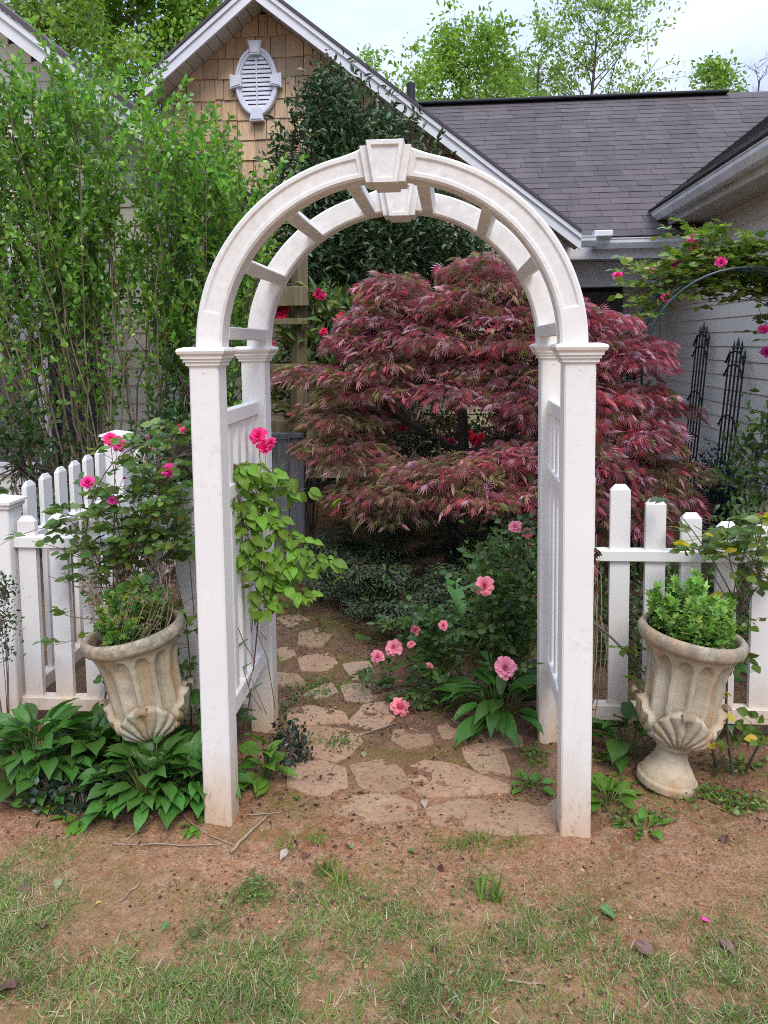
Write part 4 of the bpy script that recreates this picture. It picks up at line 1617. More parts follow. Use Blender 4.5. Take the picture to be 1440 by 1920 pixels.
sc_ = pick_cols(n_, [(.16, .34, .045), (.12, .28, .04), (.22, .43, .06), (.085, .21, .035), (.31, .50, .10)], .2, [3, 3, 2, 2, 1.3])
foliage_obj('foliage', fp, fd, rng.uniform(.028, .054, n_), sc_, L_shrub, M_leaf, shrub, roll=.6)
stems_obj('stems', sp_, M_stem, shrub, 4)

# ------------------------------------------------------------------ dark broadleaf evergreen against the gable
def clump_tree(parent, balls, n_clump, per, size, pal, tmpl, mat, spread=.12, weights=None, up=.4, name='foliage', trunk=None, barkm=None):
    w = np.array([b_[1] ** 2 for b_ in balls])
    P, D = [], []
    br = []
    for k in range(n_clump):
        c, r = balls[rng.choice(len(balls), p=w / w.sum())]
        d = unit(rng.normal(0, 1, 3))
        rr_ = r * rnd.uniform(.62, 1.0)
        q = np.array(c) + d * rr_
        br.append((bez(np.array(c) - d * r * .1, (np.array(c) + q) / 2 + [0, 0, .05], q, 4), np.linspace(.006, .002, 4)))
        n_ = per
        P.append(q + rng.normal(0, spread, (n_, 3)))
        D.append(unit(rng.normal(0, 1, (n_, 3))) + d * .55 + np.array([0, 0, up]))
    P, D = np.concatenate(P), np.concatenate(D)
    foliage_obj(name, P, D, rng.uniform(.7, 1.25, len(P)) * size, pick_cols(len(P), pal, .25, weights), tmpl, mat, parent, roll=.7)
    if trunk:
        limbs_mesh(trunk + br, 5).build('trunk', barkm or M_bark, parent, smooth=True, kind='stuff')
    return P


holly = empty('evergreen_tree', (-.45, 6.35, 0), 'dark glossy evergreen tree rising against the shingled gable', 'tree')


def hb(px, py, Y, r):
    return (at_y(px, py, Y), r)


h_balls = [hb(618, 175, 6.55, .16), hb(604, 215, 6.55, .24), hb(590, 290, 6.5, .36), hb(680, 250, 6.5, .34), hb(690, 350, 6.4, .5), hb(580, 400, 6.4, .38), hb(600, 490, 6.35, .38), hb(720, 460, 6.3, .55), hb(820, 450, 6.35, .42), hb(780, 320, 6.55, .22), hb(850, 510, 6.4, .3), hb(545, 470, 6.4, .25), hb(720, 240, 6.6, .15)]
ht = [(bez((-.45, 6.45, -.05), (-.5, 6.45, 1.2), at_y(620, 190, 6.55), 12), np.linspace(.07, .01, 12)),
      (bez((-.42, 6.45, .8), (-.2, 6.4, 1.8), at_y(800, 340, 6.5), 9), np.linspace(.04, .008, 9)),
      (bez((-.48, 6.45, .9), (-.9, 6.4, 1.8), at_y(570, 330, 6.5), 9), np.linspace(.04, .008, 9))]
H_PAL = [(.03, .065, .022), (.042, .085, .026), (.065, .115, .04), (.11, .15, .065)]
clump_tree(holly, h_balls, 500, 30, .07, H_PAL, L_holly, M_leafdark, .085, [3, 3, 2, 1], trunk=ht)
# thin leading shoots that stick out of the top
P, D, tw = [], [], []
for px, py, Y, x2, y2 in ((618, 190, 6.5, 612, 92), (622, 200, 6.5, 640, 120), (590, 240, 6.5, 585, 170), (640, 230, 6.5, 655, 165), (690, 260, 6.5, 700, 180), (720, 260, 6.5, 742, 190), (760, 270, 6.5, 790, 205), (800, 300, 6.5, 828, 250), (560, 260, 6.5, 548, 215), (540, 330, 6.5, 520, 290), (850, 440, 6.5, 860, 380), (780, 260, 6.5, 775, 200), (660, 200, 6.5, 690, 150)):
    a, b_ = at_y(px, py, Y), at_y(x2, y2, Y - .05)
    S = bez(a, (a + b_) / 2 + rng.normal(0, .03, 3), b_, 8)
    tw.append((S, np.linspace(.004, .0015, 8)))
    for j in range(34):
        f = rnd.uniform(0, 7)
        i = min(int(f), 6)
        P.append(S[i] + (S[i + 1] - S[i]) * (f - i))
        D.append(unit(b_ - a) * .7 + rng.normal(0, .6, 3))
foliage_obj('leading_shoots', P, D, rng.uniform(.035, .06, len(P)), pick_cols(len(P), H_PAL + [(.09, .10, .05)], .25), L_holly, M_leafdark, holly)
stems_obj('shoot_twigs', tw, M_bark, holly, 4)

# ------------------------------------------------------------------ trees beyond the roofs
def far_tree(label, px, base_Y, top_py, spread_px, n_leaf, pal, leaf=.12, crown0=.35, trunk_r=.12, kids=(4, 6), seed=1, lev=2, lean=0.0, cl=5):
    rr = random.Random(seed)
    top = at_y(px, top_py, base_Y)
    H = top[2]
    t = empty('tree', (top[0], base_Y, 0), label, 'tree', 'trees beyond the roofs')
    out, tips = [], []
    k = spread_px / F * base_Y
    P = [np.array([top[0] + lean * (f - 1), base_Y, H * f]) + np.array([rr.gauss(0, .04), rr.gauss(0, .04), 0]) * H * .1 for f in np.linspace(0, .97, 12)]
    out.append((P[:11], list(np.linspace(trunk_r, .02, 11))))
    tips += [(P[k_] + np.array([rr.gauss(0, .12), rr.gauss(0, .12), 0]), np.array([0, 0, 1.0])) for k_ in (9, 10, 11, 11) for _ in range(6)]
    for i in range(46):
        f = rr.uniform(crown0, .98)
        q = np.array([np.interp(f * .97, np.linspace(0, .97, 12), [p[j] for p in P]) for j in range(3)])
        a = rr.uniform(0, 2 * math.pi)
        shape = math.sin(math.pi * min(1, (f - crown0) / (1 - crown0) * .82 + .14)) ** .8
        L = k * .62 * shape * rr.uniform(.6, 1.15) + .15
        grow(q, unit(np.array([math.cos(a), math.sin(a), rr.uniform(.35, .9)])), L, max(.01, trunk_r * .26 * (1 - f * .7)), lev - 1, out, tips, .04, .75, kids, .55, 4, .14, rr, .25)
    if n_leaf:
        idx = rng.integers(0, len(tips), int(n_leaf * 1.5) // cl)
        base = np.array([tips[i][0] for i in idx])
        P2 = np.repeat(base, cl, 0) + rng.normal(0, leaf * 1.0, (len(base) * cl, 3))
        D2 = rng.normal(0, 1, (len(P2), 3)) + [0, 0, -.2]
        foliage_obj('crown', P2, D2, rng.uniform(.7, 1.3, len(P2)) * leaf, pick_cols(len(P2), pal, .2), L_oval, M_far, t, roll=1.0)
    else:
        out = out
    limbs_mesh(out, 4).build('trunk', M_bark, t, smooth=True, kind='stuff')
    return t


GREEN1 = [(.20, .34, .05), (.27, .41, .07), (.15, .28, .04)]
GREEN2 = [(.23, .36, .07), (.30, .42, .10), (.17, .30, .05)]
far_tree('slim pale green tree just right of the gable rake', 772, 20, 72, 95, 2600, GREEN2, .12, .3, .10, seed=3)
far_tree('fuller bright green tree left of centre above the main roof', 880, 19, 28, 190, 6200, GREEN1, .13, .3, .12, seed=4)
far_tree('airy light green tree between the full tree and the tallest tree', 1010, 22, 26, 150, 2600, GREEN2, .12, .3, .11, seed=5)
far_tree('tallest sparse tree with visible forked limbs above the main roof', 1120, 21, -40, 240, 2900, GREEN2, .12, .28, .15, seed=16, lean=.4)
far_tree('low round yellow-green tree above the right end of the ridge', 1335, 24, 112, 150, 4200, GREEN1, .14, .3, .12, seed=7)
far_tree('leafless grey tree at the right edge above the wing roof', 1428, 22, 66, 90, 0, GREEN1, .1, .3, .08, seed=8)
far_tree('small pale tree peeping over the gable rake', 690, 21, 78, 90, 1500, GREEN2, .12, .3, .09, seed=9)
far_tree('bushy light tree low behind the main ridge', 940, 24, 110, 170, 3600, GREEN2, .14, .3, .1, seed=10)
far_tree('large light green tree filling the gap left of the gable', 255, 15, -110, 300, 11000, GREEN1, .13, .2, .16, seed=11)
far_tree('dense yellow-green tree behind the left wing roof', 120, 17, -90, 280, 9500, GREEN2, .14, .2, .16, seed=12)
far_tree('light tree close beside the left rake of the gable', 370, 16, -60, 180, 6000, GREEN1, .12, .2, .12, seed=13)

# ------------------------------------------------------------------ structures among the plants
tp = empty('wooden_trellis', (-1.05, 5.6, 0), 'brown timber post trellis with short crosspieces behind the arbor', 'trellis')
TY = 5.6
tb, tt_ = at_y(553, 830, TY), at_y(562, 470, TY)
for a, b_ in ((tb, tt_),):
    MB().tube([(a[0], TY, -.05), (b_[0], TY, b_[2])], .062, 4).build('post', M_woodbrown, tp)
for py, x0, x1, h in ((557, 505, 580, .07), (604, 515, 578, .022), (800, 500, 560, .05), (690, 505, 566, .03)):
    p0, p1 = at_y(x0, py, TY - .06), at_y(x1, py, TY - .06)
    MB().box(p0[0], p1[0], TY - .12, TY - .045, p0[2] - h, p0[2] + h, .004).build('crosspiece', M_woodbrown, tp)
p0 = at_y(480, 557, TY)
MB().tube([(p0[0] - .12, TY + .3, -.05), (p0[0] - .12, TY + .3, 2.0)], .05, 4).build('post', M_woodbrown, tp)

gf = empty('wooden_fence', (-1.4, 5.25, 0), 'weathered grey board fence end standing beside the path', 'fence')
GFY = 5.25
xa, xb = at_y(338, 900, GFY)[0], at_y(571, 900, GFY)[0]
k = 8
for i in range(k):
    x0 = xb - (i + 1) * (xb - xa) / k
    x1 = xb - i * (xb - xa) / k
    MB().box(x0 + .003, x1 - .003, GFY + rnd.uniform(-.004, .004), GFY + .025, -.03, .895 + rnd.uniform(-.006, .004), .004).build('board', M_woodgrey, gf)
MB().box(xa, xb + .006, GFY - .02, GFY + .06, .90, .935, .006).build('cap_rail', M_woodgrey, gf)
MB().box(xa, xb, GFY + .027, GFY + .065, .25, .33).build('rail', M_woodgrey, gf)

# iron trellises leaning on the siding
def iron_trellis(yc, top_z, label):
    t = empty('iron_trellis', (2.2, yc, 0), label, 'trellis', 'black iron trellises leaning on the siding')
    n_ = 5
    hts = [-.10, -.03, 0, -.03, -.10]

    def pt(y, z):
        return (2.22 + .135 * z / top_z, y, z)
    for i in range(n_):
        y = yc + (i - 2) * .085
        zt = top_z + hts[i]
        bar = MB().tube([pt(y, -.02), pt(y, zt - .09)], .0075, 6).build('bar', M_black, t)
        m = MB()
        zz = zt - .09
        m.tube([pt(y, zz - .012), pt(y, zz), pt(y, zz + .012), pt(y, zz + .024), pt(y, zz + .045), pt(y, zz + .09)], [.008, .014, .008, .015, .010, .001], 6)
        m.build('spear_tip', M_black, bar)
    for zz, w in ((top_z - .22, .19), (top_z - .33, .19), (top_z - .75, .19)):
        a = np.linspace(0, math.pi, 13)
        P = [(pt(0, zz + .10 * math.sin(q))[0] - .014, yc - w * math.cos(q), zz + .10 * math.sin(q)) for q in a]
        P = [(P[0][0], P[0][1] - .03, P[0][2] + .015)] + P + [(P[-1][0], P[-1][1] + .03, P[-1][2] + .015)]
        MB().tube(P, .0075, 6).build('arched_band', M_black, t)
    for zz in (.3, top_z - 1.05):
        MB().box(pt(0, zz)[0] - .02, pt(0, zz)[0] - .008, yc - .19, yc + .19, zz - .008, zz + .008).build('cross_bar', M_black, t)


q1, q2 = at_x(1320, 640, 2.34), at_x(1383, 660, 2.34)
iron_trellis(q1[1] + .05, 1.72, 'farther black iron trellis with spear tips, partly hidden by the maple')
iron_trellis(q2[1] + .02, 1.575, 'nearer black iron trellis with spear tips standing clear of the maple')

# hoop arch for the climbing rose
ha = empty('metal_garden_arch', (1.78, 5.2, 0), 'round-topped green metal garden arch carrying the climbing rose', 'arch')
HC, HR, HZ = 1.765, .60, 1.38
for y in (4.82, 5.0, 5.2, 5.4):
    a = np.linspace(0, math.pi, 25)
    P = [(HC - HR, y, -.03), (HC - HR, y, .7)] + [(HC - HR * math.cos(q), y, HZ + HR * math.sin(q)) for q in a] + [(HC + HR, y, .7), (HC + HR, y, -.03)]
    MB().tube(P, .0085, 6).build('hoop', M_greenmetal, ha)
for q in np.linspace(0.05, math.pi - .05, 9):
    MB().tube([(HC - HR * math.cos(q), 4.82, HZ + HR * math.sin(q)), (HC - HR * math.cos(q), 5.4, HZ + HR * math.sin(q))], .005, 5).build('cross_rod', M_greenmetal, ha)

# ------------------------------------------------------------------ roses
R_PAL = [(.10, .19, .03), (.075, .15, .028), (.14, .24, .045), (.20, .27, .05)]
AY = 5.15
bl = [(1297, 448), (1301, 465), (1267, 493), (1315, 497), (1342, 485), (1393, 463), (1412, 469), (1158, 517), (1216, 507), (1247, 528), (1303, 520), (1250, 558), (1408, 507), (1432, 497), (1372, 506), (1366, 512), (1432, 618), (1438, 660), (1352, 492)]
blossoms = [(at_y(x, y, AY + rnd.uniform(-.25, .1)), rnd.uniform(.030, .04), False) for x, y in bl]
tg = [b_[0] for b_ in blossoms] + [at_y(x, y, AY + rnd.uniform(-.25, .25)) for x, y in ((1180, 500), (1200, 540), (1260, 430), (1300, 420), (1322, 415), (1280, 470), (1350, 450), (1390, 440), (1430, 450), (1240, 580), (1200, 590), (1350, 540), (1410, 560), (1430, 600), (1225, 490), (1380, 480), (1330, 530), (1436, 540), (1440, 480), (1310, 540))]
can = []
for i, q in enumerate(tg):
    s_ = np.array([HC - HR * math.cos(2.1 + rnd.uniform(-1.2, .7)), AY + rnd.uniform(-.15, .3), 0])
    s_[2] = HZ + math.sqrt(max(.01, HR ** 2 - (s_[0] - HC) ** 2))
    can.append((bez(s_, (s_ + q) / 2 + np.array([0, 0, .10]), q, 10), .0035))
for k in range(6):
    y = rnd.uniform(4.98, 5.46)
    can.append((np.array([(HC + HR + .02 + .03 * math.sin(z * 7 + k), y, z) for z in np.linspace(0, HZ, 12)] + [(HC - (HR + .02) * math.cos(q), y, HZ + (HR + .02) * math.sin(q)) for q in np.linspace(math.pi, .5 + .25 * k, 12)]), .006))
rose_bush('climbing_rose', 'climbing rose with hot pink blooms over the round metal arch', (2.36, 5.2, 0), can, blossoms, 600, [(.20, .30, .05), (.15, .25, .04), (.30, .37, .07), (.12, .21, .035)], .058, 'climbing rose', .45, None, M_redstem, B_hot, B_hotbud, .08)

# pink rose between the left urn and the fence
LY = 2.74
bl = [((222, 832), .030, 0), ((207, 824), .024, 0), ((165, 905), .026, 0), ((316, 883), .028, 0), ((211, 938), .020, 0), ((343, 807), .016, 0), ((353, 803), .013, 1), ((277, 824), .013, 1), ((281, 842), .010, 1), ((231, 897), .012, 1), ((107, 957), .010, 1), ((336, 799), .012, 1)]
blossoms = [(at_y(x, y, LY + rnd.uniform(-.05, .08)), s_, b_) for (x, y), s_, b_ in bl]
base = [(-1.18, 2.78, 0), (-1.28, 2.8, 0), (-1.02, 2.8, 0), (-1.42, 2.8, 0)]
tg = [b_[0] for b_ in blossoms] + [at_y(x, y, LY + rnd.uniform(-.06, .08)) for x, y in ((120, 990), (150, 950), (180, 960), (250, 930), (290, 950), (330, 900), (350, 860), (300, 860), (340, 960), (280, 1000), (200, 1000), (350, 1010), (60, 1015), (130, 1030), (230, 1000), (345, 1060), (90, 1080), (120, 1150), (100, 1210), (130, 1100), (318, 930), (330, 840), (350, 1150), (355, 1210), (352, 1280))]
nodes_ = [(-1.16, 2.78, .45), (-1.30, 2.8, .5), (-1.02, 2.8, .5), (-1.22, 2.76, .62)]
can = canes_to(nodes_, tg, r=.0026, arch=.3)
for b_, q in zip(base, nodes_):
    can.append((bez(b_, (np.array(b_) + q) / 2 + [.02, 0, 0], q, 8), .0045))
can.append((bez(at_y(160, 1010, LY), at_y(175, 840, LY), at_y(300, 826, LY), 12), .003))
can.append((bez(at_y(300, 826, LY), at_y(335, 822, LY), at_y(364, 842, LY), 8), .0025))
can.append((bez(at_y(205, 965, LY), at_y(60, 985, LY - .05), at_y(0, 1022, LY - .1), 10), .0022))
rose_bush('rose_bush', 'pink rose bush spreading between the left urn and the white fence', (-1.2, 2.78, 0), can, blossoms, 250, [(.10, .20, .035), (.07, .15, .03), (.15, .26, .05), (.20, .27, .06)], .043, 'rose bush', .3, None, M_redstem, B_hot, B_hotbud)

# large pink bloom at the vine on the arbor
bl = [((485, 818), .032, 0), ((497, 838), .030, 0), ((491, 926), .012, 1), ((508, 830), .02, 0)]
blossoms = [(at_y(x, y, 2.72), s_, b_) for (x, y), s_, b_ in bl]
can = [(bez((-.80, 2.74, .0), (-.66, 2.70, .7), blossoms[0][0] - [0, .0, .03], 12), .0035), (bez((-.80, 2.74, .2), (-.70, 2.74, .7), blossoms[2][0], 12), .002), (bez((-.78, 2.74, .6), (-.66, 2.70, .95), blossoms[1][0], 8), .002)]
rose_bush('rose_cane', 'single rose cane with two large pink blooms inside the arbor side panel', (-.80, 2.74, 0), can, blossoms, 12, R_PAL, .04, 'rose', .6, None, M_redstem, B_hot, B_hotbud)

# pale pink roses inside
def cl(*q):
    return [((int(420 + x / 2.25), int(960 + y / 2.25)), s_, b_) for x, y, s_, b_ in q]


D_PAL = [(.055, .115, .025), (.04, .085, .02), (.085, .16, .035), (.10, .17, .05)]
bl = cl((717, 573, .035, 0), (650, 613, .028, 0), (741, 825, .04, 0), (867, 653, .018, 0), (808, 500, .022, 0), (925, 480, .02, 0), (741, 670, .014, 1), (745, 718, .012, 1), (790, 560, .018, 0), (690, 457, .011, 1), (712, 465, .010, 1), (650, 777, .010, 1), (914, 868, .014, 1), (685, 676, .009, 1), (655, 560, .009, 1), (672, 858, .008, 1))
blossoms = [(at_y(x, y, 3.12 + rnd.uniform(-.06, .06)), s_, b_) for (x, y), s_, b_ in bl]
tg = [b_[0] for b_ in blossoms] + [at_y(x, y, 3.2 + rnd.uniform(-.12, .12)) for x, y in ((705, 1280), (715, 1330), (760, 1345), (790, 1310), (830, 1300), (850, 1250), (800, 1180), (780, 1160), (850, 1180), (770, 1240), (740, 1300), (800, 1330), (840, 1340), (860, 1310), (700, 1250), (865, 1350))]
can = canes_to([(.0, 3.38, 0), (-.08, 3.42, 0), (.06, 3.4, 0)], tg, r=.0028, arch=.5)
rose_bush('rose_bush', 'low pale pink rose sprawling over the flagstones inside the arbor', (0, 3.4, 0), can, blossoms, 120, D_PAL, .038, 'rose bush', .35, None, M_greenstem, B_pale, B_palebud)
bl = cl((1102, 313, .036, 0), (1187, 658, .04, 0), (1190, 248, .013, 1), (1205, 315, .011, 1), (1290, 140, .014, 1), (1306, 360, .015, 1), (1322, 470, .014, 1), (1230, 65, .028, 0), (1283, 92, .022, 0), (1350, 297, .009, 1), (1000, 818, .010, 1), (1040, 253, .010, 1))
blossoms = [(at_y(x, y, (3.12 if s_ < .036 else 2.9) + rnd.uniform(-.08, .04)), s_, b_) for (x, y), s_, b_ in bl]
tg = [b_[0] for b_ in blossoms] + [at_y(x, y, 3.2 + rnd.uniform(-.15, .15)) for x, y in ((900, 1060), (920, 1010), (950, 990), (980, 1050), (1000, 1090), (1010, 1150), (1020, 1200), (1030, 1120), (1015, 1230), (990, 1180), (960, 1140), (930, 1150), (900, 1150), (880, 1110), (1000, 1250), (1030, 1170), (970, 1240), (940, 1050), (985, 1000))]
can = canes_to([(.24, 3.3, 0), (.3, 3.35, 0), (.18, 3.36, 0)], tg, r=.003)
rose_bush('rose_bush', 'upright pale pink rose growing against the rear right arbor post', (.24, 3.3, 0), can, blossoms, 190, D_PAL, .038, 'rose bush', .3, None, M_greenstem, B_pale, B_palebud)

# sparse rose with yellowing leaves before the right fence
tg = [at_y(x, y, 2.72 + rnd.uniform(-.05, .1)) for x, y in ((1265, 960), (1250, 940), (1300, 985), (1345, 990), (1400, 960), (1430, 940), (1440, 990), (1380, 1010), (1330, 1030), (1420, 1050), (1440, 1080), (1400, 1090), (1360, 1060), (1445, 930), (1370, 970), (1448, 1010), (1440, 1130))]
b1, b2 = on_ground(1342, 1440), on_ground(1395, 1452)
nd1, nd2 = at_y(1385, 1150, 2.78), at_y(1432, 1090, 2.75)
can = canes_to([nd1, nd1, nd2], tg, r=.0026, arch=.2)
can.append((bez((1.0, 2.72, 0), at_y(1345, 1290, 2.78), nd1, 8), .0065))
can.append((bez(nd1, at_y(1400, 1120, 2.77), nd2, 6), .0045))
can.append((bez(b1, at_y(1338, 1400, 2.7), at_y(1325, 1375, 2.72), 6), .007))
can.append((bez(b2, at_y(1420, 1400, 2.6), at_y(1448, 1345, 2.55), 6), .006))
can.append((bez(at_y(1110, 1165, 2.8), at_y(1160, 1200, 2.75), at_y(1230, 1290, 2.72), 8), .006))
rose_bush('rose_bush', 'sparse rose bush with yellowing leaves beside the right urn', tuple(b1), can, [(at_y(1427, 965, 2.7), .012, True)], 74, [(.12, .20, .03), (.085, .15, .03), (.55, .42, .02), (.22, .28, .05)], .044, 'rose bush', .4, [5, 4, 1, 2], M_bark, B_hot, B_hotbud)

# ------------------------------------------------------------------ clematis on the left panel
vine = empty('climbing_vine', (-.74, 2.66, 0), 'fresh green vine hanging over the left side panel of the arbor', 'vine')
vm = []
for k in range(4):
    V, Fc, UVq = leaf_blade(.25 + .025 * k, 5, 4, .16, .3 + .1 * k, .02, twist=.15 * (k - 1.5))
    vm.append(make_mesh('leaf', V, Fc, M_vine, smooth=True, uv=UVq))
sp_ = []
leafpts = []
for path_px in ([(440, 870), (470, 900), (500, 960), (520, 1020), (540, 1060), (565, 1070)], [(445, 930), (470, 980), (490, 1060), (500, 1120), (495, 1150)], [(450, 880), (500, 895), (540, 925), (575, 915)], [(470, 900), (520, 970), (560, 1030), (600, 1045), (628, 1056)],
                [(440, 900), (455, 980), (470, 1070), (488, 1130)], [(480, 960), (540, 1000), (585, 1015)], [(450, 870), (490, 870), (530, 905)], [(460, 1000), (510, 1080), (545, 1100), (590, 1115)], [(540, 905), (560, 885)], [(500, 1100), (520, 1130)], [(450, 940), (480, 1020), (520, 1110)]):
    P = [at_y(x, y, np.interp(x, [440, 500, 640], [2.58, 2.62, 2.78]) + rnd.uniform(-.03, .03)) for x, y in path_px]
    P = np.array(P)
    t_ = np.linspace(0, len(P) - 1, 14)
    Q = np.stack([np.interp(t_, range(len(P)), P[:, j]) for j in range(3)], 1)
    sp_.append((Q, np.linspace(.0022, .0009, 14)))
    m = int(np.sum(np.linalg.norm(np.diff(Q, axis=0), axis=1)) / .026)
    for j in range(m):
        f = (j + rnd.random()) / m * 13
        i = min(int(f), 12)
        leafpts.append(Q[i] + (Q[i + 1] - Q[i]) * (f - i))
for pth in ([(438, 1155), (455, 1200), (478, 1240), (465, 1290), (445, 1350)], [(480, 1180), (500, 1230), (510, 1290), (516, 1330)], [(455, 1250), (470, 1300), (490, 1330)], [(470, 1140), (482, 1180), (500, 1200)], [(440, 1330), (470, 1270), (500, 1340)]):
    sp_.append((np.array([at_y(x, y, 2.56 + .03 * i) for i, (x, y) in enumerate(pth)]), .0016))
sp_.append((bez((-.80, 2.62, 0), (-.79, 2.6, .5), at_y(440, 870, 2.58), 12), .004))
for q in leafpts:
    for r2 in range(3):
        a = rnd.uniform(0, 2 * math.pi)
        d = Vector((math.cos(a) * .7 + .15, math.sin(a) * .7 - .15, rnd.uniform(-.75, .05))).normalized()
        nrm = Vector((rnd.uniform(-.4, .5), -.75, .75))
        x_ = d.cross(nrm).normalized()
        z_ = x_.cross(d)
        M4 = Matrix.Translation(Vector(q) + d * .018) @ Matrix((x_, d, z_)).transposed().to_4x4() @ Matrix.Scale(rnd.choice([.026, .036, .044, .052, .058, .064]) * rnd.uniform(.85, 1.1), 4)
        inst('leaf', rnd.choice(vm), M4, vine)
for x, y in ((465, 1200), (535, 1232), (470, 1245), (492, 1282), (650, 1083), (640, 935), (700, 938)):
    q = at_y(min(x, 640), y, 2.62)
    inst('leaf', rnd.choice(vm), Matrix.Translation(Vector(q)) @ Matrix.Rotation(rnd.uniform(1, 2), 4, 'Z') @ Matrix.Rotation(-.4, 4, 'X') @ Matrix.Scale(.05, 4), vine)
stems_obj('stems', sp_, M_redstem, vine, 4)

# ------------------------------------------------------------------ broad-leaved clumps
bm = []
for k in range(6):
    V, Fc, UVq = leaf_blade(.235 + .03 * (k % 3), 8, 4, .16, .32 + .13 * (k % 4), .02, twist=.12 * (k - 2.5))
    bm.append((V, Fc, UVq))
bm_dark = [make_mesh('leaf', V, Fc, M_broad, smooth=True, uv=U) for V, Fc, U in bm]
bm_fresh = [make_mesh('leaf', V, Fc, M_broad2, smooth=True, uv=U) for V, Fc, U in bm]
long_ = [leaf_blade(.15, 8, 4, .14, .5 + .1 * k, .015, twist=.1 * (k - 1)) for k in range(3)]
bm_long = [make_mesh('leaf', V, Fc, M_broad, smooth=True, uv=U) for V, Fc, U in long_]


def broad_clump(label, cx, cy_, rad, h, n, L, meshes, pet=True, name='broadleaf_plant', up0=.15, up1=1.1):
    t = empty(name, (cx, cy_, 0), label, 'plant', 'broad-leaved plants in the beds')
    pts = []
    for i in range(n):
        a = rnd.uniform(0, 2 * math.pi)
        q = math.sqrt(rnd.random())
        e = up0 + (up1 - up0) * (1 - q) + rnd.uniform(-.15, .2)
        base = Vector((cx + rad * q * math.cos(a), cy_ + rad * q * math.sin(a) * .8, h * (1 - .55 * q * q) * rnd.uniform(.35, 1.0)))
        d = Vector((math.cos(a) * (.5 + .5 * q), math.sin(a) * (.5 + .5 * q) - .15, e)).normalized()
        x_ = d.cross(Vector((0, 0, 1))).normalized()
        z_ = x_.cross(d)
        roll = rnd.gauss(0, .3)
        M4 = Matrix.Translation(base) @ Matrix((x_, d, z_)).transposed().to_4x4() @ Matrix.Rotation(roll, 4, 'Y') @ Matrix.Scale(L * rnd.uniform(.65, 1.15), 4)
        inst('leaf', rnd.choice(meshes), M4, t)
        root = np.array([cx + rad * .35 * q * math.cos(a), cy_ + rad * .3 * q * math.sin(a), -.01])
        pts.append((bez(root, (root + np.array(base)) / 2 + [0, 0, .03], np.array(base) + np.array(d) * .004, 5), .0024))
    stems_obj('stalks', pts, M_greenstem, t, 4)
    return t


broad_clump('broad-leaved plant at the far left edge below the picket fence', -1.46, 2.48, .17, .26, 100, .115, bm_dark)
broad_clump('broad-leaved plant between the far left plant and the left urn', -1.30, 2.58, .15, .24, 84, .11, bm_dark)
broad_clump('broad-leaved plant directly under the left urn rim, half in its shade', -1.17, 2.66, .14, .2, 56, .11, bm_dark)
broad_clump('lush broad-leaved plant at the foot of the left urn, nearest the lawn', -1.02, 2.42, .18, .2, 112, .105, bm_dark)
broad_clump('broad-leaved plant tucked against the left front arbor post', -.87, 2.44, .10, .24, 54, .105, bm_dark)
broad_clump('broad-leaved plant behind the left urn beside the post', -.9, 2.72, .09, .42, 22, .11, bm_dark, up0=0, up1=.8)
broad_clump('narrow broad-leaved plant inside the arbor by the left front post', -.66, 2.56, .05, .15, 16, .11, bm_fresh)
broad_clump('long-leaved plant arching at the foot of the rear right post', .20, 3.06, .13, .20, 40, .20, bm_long)
broad_clump('long-leaved plant in deep shade behind the pale rose', .06, 3.62, .16, .26, 30, .22, bm_long)
broad_clump('dark leafy plant between the right fence and the urn', .66, 2.83, .10, .16, 20, .12, bm_dark)
broad_clump('dark leafy plant seen between the pickets right of the urn', 1.02, 3.1, .10, .5, 20, .16, bm_dark)
broad_clump('small fresh green plant at the outer side of the right front post', .52, 2.50, .06, .07, 18, .075, bm_fresh)
broad_clump('low fresh green seedlings in front of the right urn', .60, 2.36, .07, .03, 14, .05, bm_fresh)
broad_clump('fresh green seedling left of the big clump on bare soil', -1.22, 2.31, .05, .03, 11, .06, bm_fresh)
broad_clump('fresh green seedling at the foot of the left front post', -.82, 2.285, .03, .02, 8, .05, bm_fresh)
broad_clump('fresh seedling at the left picture edge on bare soil', -1.40, 2.36, .05, .03, 10, .06, bm_fresh)
broad_clump('low green weed between the right flagstone and right post', .27, 2.58, .05, .04, 14, .05, bm_fresh)

